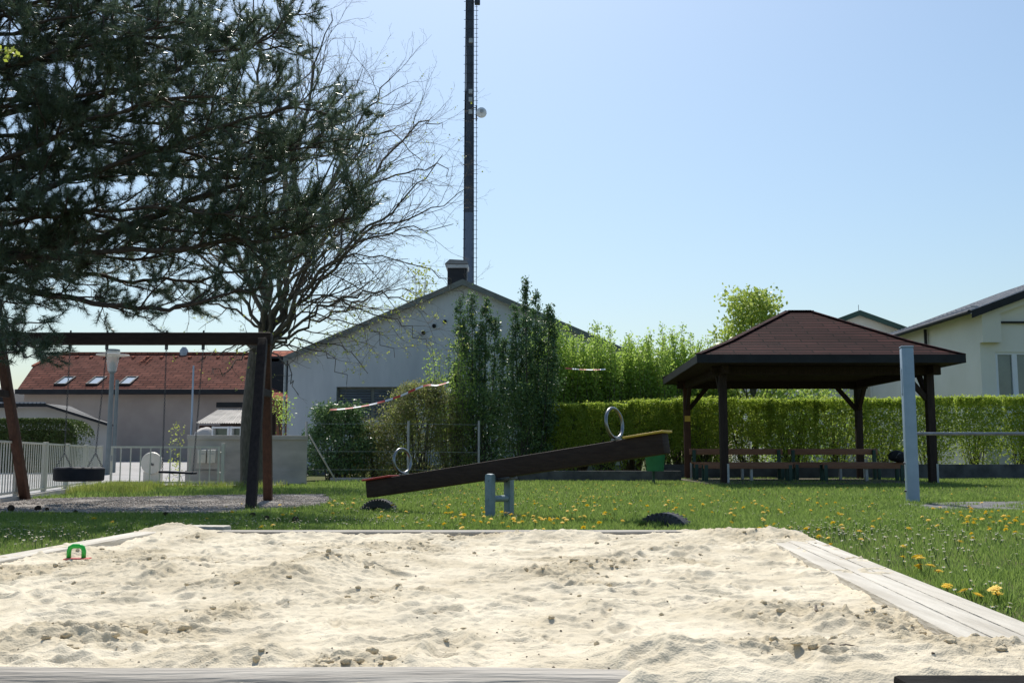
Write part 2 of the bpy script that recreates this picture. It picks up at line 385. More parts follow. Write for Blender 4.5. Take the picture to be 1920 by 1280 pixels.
# street beyond the left fence, rising gently to the house
STREET = [(-60, 13.0), (-7.25, 13.0), (-8.95, 23.6), (-5.0, 23.75), (-4.9, 25.5), (-7.4, 33), (-7.6, 46), (-60, 46)]
def streetz(x, y): return 0.03 + 0.5 * max(0.0, (y - 25) / 21)
mb = MB()
def strip(poly, zf, mbb):
    tri = tessellate_polygon([[Vector((p[0], p[1], 0)) for p in poly]])
    mbb.add([Vector((p[0], p[1], zf(*p))) for p in poly], tri)
strip([(-60, 10), (-6.55, 10), (-8.95, 23.9), (-60, 25)], lambda x, y: 0.035, mb)
strip([(-60, 25), (-8.95, 23.9), (-8.9, 22.3), (-5.2, 22.45), (-5.0, 25.0)], lambda x, y: 0.036 if y < 25 else 0.036, mb)
strip([(-60, 25), (-5.0, 25), (-7.3, 33.0), (-60, 33.0)], lambda x, y: 0.036 if y < 26 else 0.23, mb)
strip([(-60, 33.0), (-7.3, 33.0), (-7.3, 60), (-60, 60)], lambda x, y: 0.23 if y < 40 else 0.62, mb)
tag(mb.build('street', M['street']), kind='structure')

GRAVEL = [(-9.6, 11.6), (-5.6, 11.9), (-3.4, 11.7), (-2.5, 13.3), (-2.7, 15.6), (-3.2, 17.6), (-5, 17.0), (-6.6, 16.3), (-7.35, 15.2), (-9.2, 14.0)]
def noisy(poly, amp, seed, k=12):
    out = []; n = len(poly); rs = random.Random(seed)
    for i in range(n):
        a = poly[i]; b = poly[(i + 1) % n]
        for j in range(k):
            t = j / k; out.append((a[0] + (b[0] - a[0]) * t + rs.uniform(-amp, amp), a[1] + (b[1] - a[1]) * t + rs.uniform(-amp, amp)))
    return out
gp = noisy(GRAVEL, 0.05, 1)
xs = np.linspace(-10, -2, 160); ys = np.linspace(11.2, 18, 136)
V, F = grid(xs, ys, lambda x, y: zlawn(x, y) + 0.012 + 0.02 * fbm(x * 1.2, y * 1.2, 31, 4))
cen = V[F].mean(1); keep = in_poly(cen[:, 0], cen[:, 1], gp)
tag(npmesh('gravel', V, F[keep], M['gravel'], smooth=True), kind='structure')
PATCH = [(5.1, 12.9), (6.5, 12.75), (8.5, 13.1), (9.5, 14.2), (8.2, 15.1), (6.2, 14.75), (5.2, 14.1)]
pp = noisy(PATCH, 0.07, 2)
xs = np.linspace(4.8, 9.8, 120); ys = np.linspace(12.3, 15.4, 80)
V, F = grid(xs, ys, lambda x, y: zlawn(x, y) + 0.01 + 0.012 * fbm(x * 2, y * 2, 35, 3))
cen = V[F].mean(1); keep = in_poly(cen[:, 0], cen[:, 1], pp)
tag(npmesh('path', V, F[keep], M['patch'], smooth=True), kind='structure')

def blobs(P, r, rng, flat=0.7):
    """small irregular octahedral lumps"""
    n = len(P)
    d = np.array([(1,0,0),(-1,0,0),(0,1,0),(0,-1,0),(0,0,1),(0,0,-1),(.6,.6,.5),(-.6,.6,.5),(.6,-.6,.5),(-.6,-.6,.5)], float)[:6]
    rr = r[:, None] * rng.uniform(0.6, 1.25, (n, 6))
    a = rng.uniform(0, 6.28, n); ca, sa = np.cos(a), np.sin(a)
    D = np.broadcast_to(d, (n, 6, 3)).copy(); x = D[..., 0] * ca[:, None] - D[..., 1] * sa[:, None]; y = D[..., 0] * sa[:, None] + D[..., 1] * ca[:, None]
    D[..., 0] = x; D[..., 1] = y; D[..., 2] *= flat
    V = P[:, None, :] + D * rr[..., None]
    f = np.array([(0,2,4),(2,1,4),(1,3,4),(3,0,4),(2,0,5),(1,2,5),(3,1,5),(0,3,5)])
    F = (np.arange(n) * 6)[:, None, None] + f[None]
    return V.reshape(-1, 3), F.reshape(-1, 3)
rng = np.random.RandomState(5)
n = 26000; P = np.stack([rng.uniform(-9.5, -2.3, n), rng.uniform(11.5, 17.8, n)], 1)
P = P[in_poly(P[:, 0], P[:, 1], gp)]
P = np.column_stack([P, zlawn(P[:, 0], P[:, 1]) + 0.018])
V, F = blobs(P, rng.uniform(0.006, 0.02, len(P)), rng, 0.6)
tag(npmesh('gravel_stones', V, F, M['chip']), 'loose pale gravel and bark chips under the swing frame', 'gravel', kind='stuff')

# ------------------------------------------------------------ sand
MOUNDS = [(605, 1062, .17, .075), (560, 1080, .16, .04), (470, 1088, .2, .04), (250, 1060, .3, .03), (90, 1180, .13, .035),
          (345, 1215, .09, .03), (480, 1222, .09, .028), (1400, 1128, .12, .03), (1395, 1000, .34, .028), (1260, 1020, .16, .03),
          (1180, 1010, .15, .02), (1120, 1120, .1, .02), (700, 1040, .3, .025), (285, 994, .13, .02), (335, 992, .12, .035), (1740, 1200, .2, .012),
          (1560, 1150, .12, .025), (880, 1180, .12, .02), (1250, 1240, .12, .03), (1000, 1060, .25, .02), (340, 1070, .25, .03)]
MP = [(onz(a, b, HS), r, h) for a, b, r, h in MOUNDS]
def crumb(x, y):
    c = sstep(0.05, 0.45, fbm(x * 1.5, y * 1.5, 61, 3))
    for p, r, h in MP: c = np.maximum(c, np.exp(-((x - p.x)**2 + (y - p.y)**2) / (r * 1.1)**2) * min(1.2, h * 22))
    return c
DIM = []
rs = random.Random(21)
for i in range(700):
    y = 1.95 + 3.7 * rs.random(); x = rs.uniform(-2.6, 2.3)
    DIM.append((x, y, rs.uniform(.02, .08), rs.uniform(.012, .04), rs.uniform(0, 3.14), rs.uniform(.004, .014)))
dirR = (FR - CNR).normalized(); nR = Vector((dirR.y, -dirR.x, 0))
_dl = (SL_far - CNL).normalized(); nLx, nLy = _dl.y, -_dl.x
def sandz(x, y):
    z = HS - 0.035 + 0.018 * fbm(x * 1.1, y * 1.1, 41, 3) 
    z = z + 0.012 * (0.32 - np.abs(fbm(x * 4.2, y * 6.0, 45, 3)))
    z = z + 0.009 * fbm(x * 11, y * 13, 49, 3)
    for (cx, cy, a, b, th, d) in DIM:
        m_ = (np.abs(x - cx) < .3) & (np.abs(y - cy) < .3)
        if not m_.any(): continue
        dx = x[m_] - cx; dy = y[m_] - cy; u = dx * math.cos(th) + dy * math.sin(th); v = -dx * math.sin(th) + dy * math.cos(th)
        q = np.sqrt((u / a)**2 + (v / b)**2)
        z[m_] += d * (-np.exp(-q**2 * 1.3) + 0.75 * np.exp(-((q - 1.45) / 0.45)**2))
    for p, r, h in MP: z = z + h * np.exp(-((x - p.x)**2 + (y - p.y)**2) / r**2)
    c = crumb(x, y)
    z = z + c * (0.016 * np.abs(fbm(x * 19, y * 19, 53, 3)) + 0.007 * fbm(x * 46, y * 46, 57, 2))
    z = z + 0.0024 * fbm(x * 55, y * 55, 66, 2) + 0.0055 * fbm(x * 20, y * 24, 67, 3) * (.5 + np.clip(fbm(x * 2.3, y * 2.3, 69, 2) + .3, 0, 1))
    # spills over the edging at the near right and the far right corner
    dR = ((x - FR.x) * -nR.x + (y - FR.y) * -nR.y) - .2; dF = FR.y - .05 - y; dL = (x - FL.x) * (nLx) + (y - FL.y) * nLy
    nz_ = perlin(x * 3.1, y * 3.1, 71); lift = np.maximum.reduce([(.022 + .03 * nz_) * sstep(2.2, 3.4, y) * np.exp(-np.clip(dR, -.05, 9)**2 / .03), (.024 + .02 * nz_) * np.exp(-np.clip(dF, -.05, 9)**2 / .02), (.018 + .03 * nz_) * np.exp(-np.clip(dL - .1, -.05, 9)**2 / .03)])
    z = z + lift
    z = z + 0.0045 * (.4 - np.abs(fbm(x * 2.2 + .8 * perlin(x * 1.5, y * 1.5, 81), y * 9, 83, 3)))
    z = z + 0.046 * (1 - sstep(.75, 1.05, x) * sstep(2.2, 2.4, y)) * sstep(-1.0, 0.6, x + .4 * perlin(x * 3, y * 5, 73)) * sstep(2.6, 2.08, y) - 0.05 * sstep(1.92, 1.8, y)
    return z
GY = [NEAR_Y - 0.15]
while GY[-1] < 5.75: GY.append(GY[-1] + 0.0016 * GY[-1])
GY = np.array(GY); GX = np.linspace(-3.3, 2.5, 1350)
V, F = grid(GX, GY, sandz)
inside = in_poly(V[:, 0], V[:, 1], [(CNL.x + .05, NEAR_Y - .2), (CNR.x - .01, NEAR_Y - .2), (FR.x - .02, FR.y + .02), (FL.x, FL.y + .04)], 0.0)
keep = inside[F].all(1); V_, F_ = V, F[keep]
used = np.unique(F_); remap = -np.ones(len(V_), int); remap[used] = np.arange(len(used))
sand_o = npmesh('sand', V_[used], remap[F_], M['sand'], smooth=True); tag(sand_o, kind='structure')
da = sand_o.data.attributes.new('damp', 'FLOAT', 'POINT'); vx, vy = V_[used][:, 0], V_[used][:, 1]
da.data.foreach_set('value', np.clip(crumb(vx, vy) * (.75 + .5 * fbm(vx * 6, vy * 6, 87, 3)), 0, 1).astype(np.float32))
nt_ = M['sand'].node_tree; at_ = nt_.nodes.new('ShaderNodeAttribute'); at_.attribute_name = 'damp'
mx_ = nt_.nodes.new('ShaderNodeMix'); mx_.data_type = 'RGBA'; pb_ = nt_.nodes['Principled BSDF']; src_ = pb_.inputs['Base Color'].links[0].from_socket
ml_ = nt_.nodes.new('ShaderNodeMath'); ml_.operation = 'MULTIPLY'; ml_.inputs[1].default_value = .55
nt_.links.new(at_.outputs['Fac'], ml_.inputs[0]); nt_.links.new(ml_.outputs[0], mx_.inputs[0]); nt_.links.new(src_, mx_.inputs[6]); mx_.inputs[7].default_value = (.4, .325, .2, 1)
nt_.links.new(mx_.outputs[2], pb_.inputs['Base Color'])
def sz(x, y):
    return sandz(np.atleast_1d(np.array(x, float)), np.atleast_1d(np.array(y, float)))
# crumbled lumps of damp sand
rng = np.random.RandomState(9)
n = 30000; cx = rng.uniform(-3.0, 2.2, n); cy = NEAR_Y + .1 + 3.6 * rng.rand(n)**1.15
pr = crumb(cx, cy)**1.8 * 0.62 + 0.035
k = (rng.rand(n) < pr) & in_poly(cx, cy, [(CNL.x + .1, NEAR_Y), (CNR.x, NEAR_Y), (FR.x - .05, FR.y - .05), (FL.x + .05, FL.y - .05)])
cx, cy = cx[k], cy[k]; rr = 0.0014 + 0.0075 * rng.rand(len(cx))**8
big = crumb(cx, cy); rr = rr * (1 + 0.3 * np.clip(big, 0, 1.0))
P = np.stack([cx, cy, sandz(cx, cy) + rr * 0.3], 1)
import bmesh
bm = bmesh.new(); bmesh.ops.create_icosphere(bm, subdivisions=2, radius=1); ic = np.array([v.co[:] for v in bm.verts]); icf = np.array([[v.index for v in f.verts] for f in bm.faces]); bm.free()
small = rr < 0.0045
V1, F1 = blobs(P[small], rr[small], rng)
Pb, rb = P[~small], rr[~small]
Vb = []; 
for p, r in zip(Pb, rb):
    dd = ic * (1 + 0.7 * perlin(ic[:, 0] * 2.6 + p[0] * 31, ic[:, 1] * 1.7 + ic[:, 2] * 2.3 + p[1] * 17, 5))[:, None]
    Vb.append(p + dd * r * np.array([rng.uniform(.8, 1.5), rng.uniform(.8, 1.3), rng.uniform(.5, .9)]))
if Vb:
    Vb = np.concatenate(Vb); Fb = (np.arange(len(Pb)) * len(ic))[:, None, None] + icf[None]; Fb = Fb.reshape(-1, 3) + len(V1)
    V1 = np.concatenate([V1, Vb]); F1 = np.concatenate([F1, Fb])
tag(npmesh('sand_clods', V1, F1, M['clod']), 'crumbly clods of damp sand scattered over the sandpit', 'sand', kind='stuff')

nd = 900; dx_ = rng.uniform(-3.0, 2.0, nd); dy_ = NEAR_Y + .05 + 3.6 * rng.rand(nd)**1.2
k = in_poly(dx_, dy_, [(CNL.x + .1, NEAR_Y), (CNR.x, NEAR_Y), (FR.x - .05, FR.y - .05), (FL.x + .05, FL.y - .05)]); dx_, dy_ = dx_[k], dy_[k]
Vd, Fd = blobs(np.stack([dx_, dy_, sandz(dx_, dy_) + .001], 1), .0012 + .0035 * rng.rand(len(dx_))**3, rng, .5)
tag(npmesh('sand_debris', Vd, Fd, M['cone']), 'tiny dark bits of bark and dirt strewn over the sand', 'debris', kind='stuff')

# timber edging
sb = thing('sandpit_edging', 'weathered pale timber edging around the sandpit, half buried in sand', 'sandpit edge', (0, 3.6, 0))
mb = MB()
p0 = Vector((-3.4, NEAR_Y + 0.085, HS - .08)); p1 = Vector((3.2, NEAR_Y - 0.035, HS - .115))
pts = [lerp(p0, p1, i / 40) for i in range(41)]
mb.tube(pts, [0.105 + 0.004 * math.sin(i * .7) for i in range(41)], 20)
nl = mb.build('round_log', M['oldwood'], sb, smooth=40)
def board(a, b, w, h, side, m_, name='board', bev=.012, zoff=0.0):
    d = (b - a).normalized(); nrm = Vector((d.y, -d.x, 0)) * side
    a2 = a + nrm * w / 2 + Vector((0, 0, -h / 2 + zoff)); b2 = b + nrm * w / 2 + Vector((0, 0, -h / 2 + zoff))
    return MB().bar(a2, b2, w, h, bev).build(name, m_, sb, smooth=40)
dirR = (FR - CNR).normalized(); nR = Vector((dirR.y, -dirR.x, 0))
for j in range(3):
    o_ = -nR * (0.012 + j * 0.074) * -1 * -1
    a = CNR - dirR * .5 - nR * (0.001 + j * 0.0745); b = FR + dirR * .06 - nR * (j * 0.0745)
    board(a, b, 0.0735, 0.2 - .003 * j, -1, M['oldwoody'], bev=.004, zoff=0.004 - j * 0.002)
board(CNL - (SL_far - CNL).normalized() * .6, FL + Vector((0, .1, 0)), 0.13, 0.2, 1, M['oldwoody'])
board(onz(285, 986, HS), onz(420, 987, HS), 0.12, 0.2, -1, M['oldwoody'], zoff=0.002)
board(onz(404, 996, HS), FR + Vector((0.05, 0, 0)), 0.14, 0.2, -1, M['oldwood'])
# things lying at the pit
bp = onz(1672, 1263, HS + .07)
mb = MB().box((bp.x + .5, bp.y - .07, HS + .02), (1.0, .14, .1), None, .008)
tag(mb.build('plank', M['black'], loc=(bp.x + .5, bp.y - .09, HS)), 'black plank lying on the near edge of the sandpit at its right', 'plank')

tp = onz(143, 1040, HS); tz = float(sz(tp.x, tp.y)[0]) + .012; tp.z = tz
toy = thing('sand_toy', 'green arched toy handle on a red plate lying in the sand', 'toy', tp)
ms_ = MB()
arc = [Vector((tp.x + .029 * sx, tp.y, tz + zz * .9)) for sx, zz in [(-1.05, .0), (-1.05, .03), (-.9, .045), (-.5, .052), (.5, .052), (.9, .045), (1.05, .03), (1.05, 0)]]
ms_.tube(arc, .0095, 10); ms_.build('handle', M['toygreen'], toy, smooth=True)
q = MB(); q.box((tp.x + .008, tp.y - .005, tz - .003), (.1, .05, .005), Matrix.Rotation(.12, 3, 'Z'), .003); q.build('plate', M['toyred'], toy, smooth=40)

def stick(px, py, L, ang, r, label):
    p = onz(px, py, HS); 
    pts = []
    for i in range(6):
        t = (i / 5 - .5) * L; x = p.x + t * math.cos(ang); y = p.y + t * math.sin(ang)
        pts.append(Vector((x, y, float(sz(x, y)[0]) + r + .004 * math.sin(i * 2.1))))
    mb = MB().tube(pts, [r, r, r * .9, r * .8, r * .7, r * .5], 6)
    tag(mb.build('stick', M['twig'], loc=pts[2]), label, 'stick')
stick(1345, 1108, .1, .2, .002, 'short dark stick lying in the sand, right of the middle')
stick(1580, 1232, .1, .5, .002, 'pale grey stick half buried near the right bottom of the sand')
stick(1530, 1140, .04, 1.3, .005, 'stubby brown wood bit standing up in the sand at the right')

# ------------------------------------------------------------ grass
def blades(x, y, h, w, rng, zf, lean=0.5):
    n = len(x); z = zf(x, y); a = rng.uniform(0, 6.283, n); l = rng.uniform(0, lean, n) * h; b = rng.uniform(0, 6.283, n)
    base = np.stack([x, y, z - .004], 1); side = np.stack([np.cos(a), np.sin(a), np.zeros(n)], 1) * (w / 2)[:, None]
    ln = np.stack([np.cos(b), np.sin(b), np.zeros(n)], 1) * l[:, None]
    mid = base + ln * .35 + np.array([0, 0, 1]) * (h * .6)[:, None]; tip = base + ln + np.array([0, 0, 1]) * h[:, None]
    V = np.stack([base - side, base + side, mid + side * .75, mid - side * .75, tip], 1).reshape(-1, 3)
    i = np.arange(n) * 5
    F = np.concatenate([np.stack([i, i + 1, i + 2], 1), np.stack([i, i + 2, i + 3], 1), np.stack([i + 3, i + 2, i + 4], 1)])
    return V, F
def lawn_mask(x, y):
    ok = ~in_poly(x, y, PITXY, 0.13) & ~in_poly(x, y, gp) & ~(in_poly(x, y, pp) & (perlin(x * 3, y * 3, 8) < 0.22))
    fx = -6.9 - (y - 13.5) * 0.195                      # left fence line
    ok &= (x > fx + 0.1) & (y < np.where(x < -4.9, 22.2, np.where(x < 4.2, 27.3, 30.2)))
    return ok
SCUFF = [(onz(930, 968), .4), (onz(711, 957), .3), (onz(1247, 990), .3), (onz(1700, 950), .25)]
_lm = lawn_mask
def lawn_mask(x, y):
    ok = _lm(x, y); q = perlin(x * 4, y * 4, 15) * .5 + .35 * perlin(x * 1.1, y * 1.1, 16)
    for p, r_ in SCUFF: ok &= ~(((x - p.x)**2 + (y - p.y)**2 < r_**2) & (q > -.12))
    return ok & ~(fbm(x * 1.6, y * 1.6, 17, 3) > .62)
rng = np.random.RandomState(12)
X = []; Y = []
def scat(n, y0, y1, xl, xr, pw=1.0):
    y = y0 + (y1 - y0) * rng.rand(n)**pw; x = xl + (xr - xl) * rng.rand(n)
    k = lawn_mask(x, y) & (np.abs(x) < 0.68 * y + 2.0); X.append(x[k]); Y.append(y[k])
scat(90000, 1.5, 6, .8, 6.0); scat(25000, 1.5, 6, -6, -1); scat(190000, 5.5, 10, -8, 8); scat(260000, 9, 16, -9.5, 11); scat(150000, 15, 31, -11, 17)
X = np.concatenate(X); Y = np.concatenate(Y)
dens = 0.5 + fbm(X * .8, Y * .8, 71, 3)
h = (0.028 + 0.04 * rng.rand(len(X))) * (0.75 + 0.6 * np.clip(dens, 0, 1)) * np.where(Y > 15, 1.2, np.where(Y < 9, .72, .95))
w = np.where(Y > 15, 0.012, np.where(Y > 9, .0075, .0045)) * rng.uniform(.7, 1.3, len(X))
V, F = blades(X, Y, h, w, rng, zlawn, 0.9)
tag(npmesh('lawn_grass', V, F, M['grass']), 'short green mown grass of the playground lawn', 'grass', kind='stuff')
# taller fresh tufts along the fences and posts
X = []; Y = []
def tuft(x, y, r, n):
    a = rng.rand(n) * 6.28; q = r * np.sqrt(rng.rand(n)); X.append(x + q * np.cos(a)); Y.append(y + q * np.sin(a))
for i in range(60):
    t = rng.rand(); tuft(-7.7 - t * .9 + rng.rand() * 1.2, 17.5 + t * 4.4, .28, 110)
for i in range(26): tuft(-8.3 + i * .13, 21.9 + rng.uniform(-.5, .2), .3, 70)
for i in range(34): tuft(-4.9 + rng.rand() * 3.3, 29.5 + rng.uniform(-1, 1), .22, 90)
for i in range(14): tuft(-2.4 + rng.rand() * 2, 27.6, .15, 40)
X = np.concatenate(X); Y = np.concatenate(Y); h = rng.uniform(.06, .2, len(X)); w = rng.uniform(.006, .012, len(X))
V, F = blades(X, Y, h, w, rng, zlawn, .7)
tag(npmesh('tall_grass', V, F, M['drygrass']), 'taller bright green grass along the fence and below the hall', 'grass', kind='stuff')
X = []; Y = []
for px, py, r, n in [(1248, 985, .2, 260), (1205, 985, .12, 120), (712, 955, .16, 150), (917, 966, .09, 70), (950, 962, .09, 70), (1650, 940, .25, 500), (1700, 950, .2, 200),
                     (1800, 937, .3, 300), (1900, 937, .3, 300), (475, 957, .1, 60), (1860, 1130, .1, 120), (1800, 1110, .12, 120)]:
    p = onz(px, py); tuft(p.x, p.y, r, n)
for i in range(50):
    t = rng.rand(); p = lerp(CNR, FR, .0 + t) ; tuft(p.x + .06 + rng.rand() * .05, p.y, .05, 26)
for i in range(50):
    t = rng.rand(); p = lerp(FL, FR, t); tuft(p.x, p.y + .22, .07, 20)
X = np.concatenate(X); Y = np.concatenate(Y); k = ~in_poly(X, Y, PITXY, .03); X, Y = X[k], Y[k]
h = rng.uniform(.04, .12, len(X)); w = rng.uniform(.004, .008, len(X))
V, F = blades(X, Y, h, w, rng, zlawn, .8)
tag(npmesh('edge_grass', V, F, M['grass']), 'longer grass tufts left around the posts, tyres and sandpit edge', 'grass', kind='stuff')

# ------------------------------------------------------------ flowers
def disc_flower(r, npet, rng, droop=.1):
    vs = []; fs = []
    for i in range(npet):
        a = i * 6.283 / npet + rng.uniform(-.1, .1); rr = r * rng.uniform(.8, 1.05); w = 3.0 / npet
        z = rng.uniform(-.1, .35) * r
        k = len(vs); vs += [(0, 0, r * .12), (rr * .8 * math.cos(a - w), rr * .8 * math.sin(a - w), z), (rr * math.cos(a), rr * math.sin(a), z), (rr * .8 * math.cos(a + w), rr * .8 * math.sin(a + w), z)]
        fs.append((k, k + 1, k + 2, k + 3))
    return vs, fs
def flower_mesh(kind, seed):
    rg = random.Random(seed); me = bpy.data.meshes.new(kind); vs = []; fs = []; mi = []
    def put(v, f, m_, dz):
        k = len(vs); vs.extend([(a, b, c + dz) for a, b, c in v]); fs.extend([tuple(i + k for i in q) for q in f]); mi.extend([m_] * len(f))
    H = rg.uniform(.05, .09) if kind == 'dandelion' else rg.uniform(.04, .065)
    if kind == 'dandelion':
        for s_, dz in ((1, 0), (.75, .004), (.5, .008)):
            v, f = disc_flower(.021 * s_, 14, rg); put(v, f, 0, H + dz)
    else:
        v, f = disc_flower(.0085, 11, rg); put(v, f, 0, H)
        v, f = disc_flower(.004, 6, rg); put(v, f, 2, H + .002)
    mb = MB().tube([(0, 0, -.01), (rg.uniform(-.004, .004), 0, H * .5), (0, 0, H)], .0016, 4, cap=False)
    put([tuple(q) for q in mb.v], mb.f, 1, 0)
    me.from_pydata(vs, [], fs)
    for m_ in (M['dandy'] if kind == 'dandelion' else M['daisy'], M['stem'], M['dandy']): me.materials.append(m_)
    me.polygons.foreach_set('material_index', mi); me.update(); return me
rg = random.Random(33)
nearD = [(1692, 1045), (1716, 1056), (1728, 1060), (1740, 1066), (1770, 1103), (1826, 1108), (1872, 1110), (1520, 1012), (1538, 1013), (1560, 1016),
         (1793, 1027), (1551, 948), (1478, 950), (1825, 983), (1850, 985), (1890, 992), (1905, 1000), (1608, 1004), (706, 968), (715, 970), (754, 987), (804, 990), (835, 985),
         (860, 982), (870, 990), (925, 985), (955, 988), (1000, 985), (1045, 975), (1060, 990), (1096, 990), (1113, 989), (175, 978), (216, 978), (495, 985), (515, 984), (530, 968)]
dp = [onz(a, b, .06) for a, b in nearD]
for p in list(dp[:7]):
    for _ in range(1): dp.append(p + Vector((rg.uniform(-.05, .05), rg.uniform(-.05, .05), 0)))
def clump_pts(n, spots, rg):
    out = []
    while len(out) < n:
        a = rg.choice(spots); px = rg.gauss(a[0], a[2]); py = rg.gauss(a[1], a[3]); 
        if py < 903: continue
        p = onz(px, py, .0)
        if p.y > 30 or not lawn_mask(np.array([p.x]), np.array([p.y]))[0]: continue
        p.x += rg.uniform(-.1, .1); out.append(p)
    return out
spotsD = [(860, 940, 60, 14), (800, 950, 60, 14), (1000, 935, 70, 14), (1080, 950, 60, 14), (1150, 940, 80, 14), (900, 984, 60, 6), (1010, 986, 80, 5), (1230, 925, 120, 10), (1360, 935, 100, 14),
          (1500, 950, 150, 16), (1850, 985, 60, 12), (1300, 960, 60, 12), (1700, 990, 200, 20), (1870, 955, 60, 14), (600, 960, 120, 14), (1450, 1000, 90, 15), (1650, 920, 200, 10)]
spotsW = [(800, 930, 80, 14), (900, 950, 100, 18), (650, 965, 110, 16), (600, 945, 90, 12), (1080, 945, 120, 16), (480, 985, 80, 8), (250, 1000, 140, 14), (60, 1010, 60, 14), (700, 985, 90, 6),
          (1560, 1005, 60, 8), (1700, 1010, 120, 26), (1400, 940, 200, 20), (1850, 905, 60, 4), (1800, 1000, 100, 40), (560, 930, 60, 10), (1600, 960, 200, 20)]
dp += clump_pts(430, spotsD, rg)
wp = clump_pts(2300, spotsW, rg)
wp += [onz(a + rg.uniform(-30, 30), b + rg.uniform(-9, 9), .03) for a, b in [(1600, 1012), (1570, 1004), (1830, 1115), (1850, 1095), (1880, 1150), (1640, 1020)] for _ in range(5)]
wp = [p for p in wp if lawn_mask(np.array([p.x]), np.array([p.y]))[0]]
def plant_flowers(kind, pts, meshes, labels, group, cat, nind=300):
    pts.sort(key=lambda p: p.y)
    for i, p in enumerate(pts[:nind]):
        o = bpy.data.objects.new(kind, rg.choice(meshes)); col.objects.link(o)
        o.location = (p.x, p.y, float(zlawn(np.array([p.x]), np.array([p.y]))[0]))
        s = rg.uniform(.9, 1.35) * (1.3 if kind == 'dandelion' and i < 12 else 1); o.scale = (s, s, s * rg.uniform(.8, 1.15) * (.62 if kind == 'dandelion' and i < 12 else 1)); o.rotation_euler = (rg.uniform(-.35, .35) + .15, rg.uniform(-.35, .35), rg.uniform(0, 6))
        side = 'right of the sandpit' if (p.x > 1.3 and p.y < 9) else ('on the lawn behind the sandpit' if p.y < 14 else 'on the far lawn towards the hedge')
        if p.x < -2.3: side = 'on the shaded lawn left behind the sandpit'
        tag(o, labels % side, cat, group)
    V = []; F = []; MI = []; k = 0
    for p in pts[nind:]:
        me = rg.choice(meshes); c, s_ = math.cos(p.x * 50), math.sin(p.x * 50); sc = rg.uniform(.8, 1.25)
        z = float(zlawn(np.array([p.x]), np.array([p.y]))[0])
        for v in me.vertices: V.append((p.x + (v.co.x * c - v.co.y * s_) * sc, p.y + (v.co.x * s_ + v.co.y * c) * sc, z + v.co.z * sc))
        for q in me.polygons: F.append(tuple(i + k for i in q.vertices)); MI.append(q.material_index)
        k += len(me.vertices)
    if V:
        me = bpy.data.meshes.new(kind + 's'); me.from_pydata(V, [], F)
        for m_ in meshes[0].materials: me.materials.append(m_)
        me.polygons.foreach_set('material_index', MI); me.update()
        o = bpy.data.objects.new(kind + 's', me); col.objects.link(o)
        tag(o, 'many more small %ss dotted over the far lawn' % kind if kind == 'dandelion' else 'many more tiny white daisies dotted over the far lawn', cat, kind='stuff')
plant_flowers('dandelion', dp, [flower_mesh('dandelion', i) for i in range(5)], 'yellow dandelion flower in the grass %s', 'dandelions in the lawn', 'flower')
plant_flowers('daisy', wp, [flower_mesh('daisy', i + 20) for i in range(5)], 'small white daisy flower in the grass %s', 'daisies in the lawn', 'flower')

# pine cones on the gravel
cm = MB(); 
for k in range(9):
    z = k * .008; r = .022 * math.sin(math.pi * (k + 1.2) / 10.5) + .004
    for j in range(9):
        a = j * .698 + k * .35; cm.box((r * math.cos(a), r * math.sin(a), z + .008), (.018, .012, .005), Matrix.Rotation(a, 3, 'Z') @ Matrix.Rotation(-.5, 3, 'Y'))
cme = None
for i, (px, py, s_) in enumerate([(24, 958, 1.6), (64, 957, 1.4), (90, 957, 1.0), (145, 960, .9), (305, 965, 1.0), (500, 974, 1.2), (480, 968, 1.3), (550, 975, 1.3), (395, 970, .9)]):
    p = onz(px, py, .02)
    if cme is None: o = cm.build('pine_cone', M['cone'], loc=(0, 0, 0)); cme = o
    else: o = cme.copy(); col.objects.link(o)
    o.location = (p.x, p.y,   .03 * s_); o.scale = (s_ * .7,) * 3; o.rotation_euler = (1.35, i * .4, i * 1.9)
    tag(o, ['dark pine cone lying on the gravel at the left picture edge', 'dark pine cone on the gravel below the left swing leg', 'small pine cone just right of the swing leg cone',
            'small pine cone on the gravel below the tyre swing', 'small pine cone on the gravel between both swings', 'pine cone beside the foot of the right front swing leg, its right side',
            'pine cone in the grass just before the right front swing leg', 'pine cone in the grass right of the swing frame', 'small pine cone left before the right front swing leg'][i], 'pine cone', 'pine cones on the ground')

# ------------------------------------------------------------ seesaw
A = Vector((-1.72, 12.5, .26)); B = Vector((1.5, 10.0, .78))
ctr = Vector((-.13, 11.27, 0)); bd = (B - A).normalized(); side = bd.cross(Vector((0, 0, 1))).normalized(); up = side.cross(bd)
ss = thing('seesaw', 'long brown seesaw beam with ring handles on a grey steel stand', 'seesaw', (ctr.x, ctr.y, 0))
MB().bar(A, B, .13, .2, .012).build('beam', M['brown'], ss, smooth=40)
for P_, m_, sgn, rad_, off_ in ((A, M['red'], 1, .142, .58), (B, M['yellow'], -1, .152, .56)):
    MB().bar(P_ - bd * .03 * sgn + up * .112, P_ + bd * .43 * sgn + up * .112, .2, .022, .009).build('seat', m_, ss, smooth=40)
    c = P_ + bd * off_ * sgn + up * (.128 + rad_)
    pts = [c + (side * math.cos(t) + up * math.sin(t)) * rad_ for t in [i * math.pi / 18 for i in range(36)]]
    h_ = MB().tube(pts, .017, 10, closed=True); h_.box(c - up * (rad_ + .015), (.09, .07, .016), Matrix((bd, side, up)).transposed(), .003)
    h_.build('handle', M['chrome'], ss, smooth=40)
perp = Vector((.61, .79, 0)); sq = Matrix((Vector((.79, -.61, 0)), perp, Vector((0, 0, 1)))).transposed()
f_c = Vector((-.235, 11.12, 0)); r_c = f_c + perp * .33
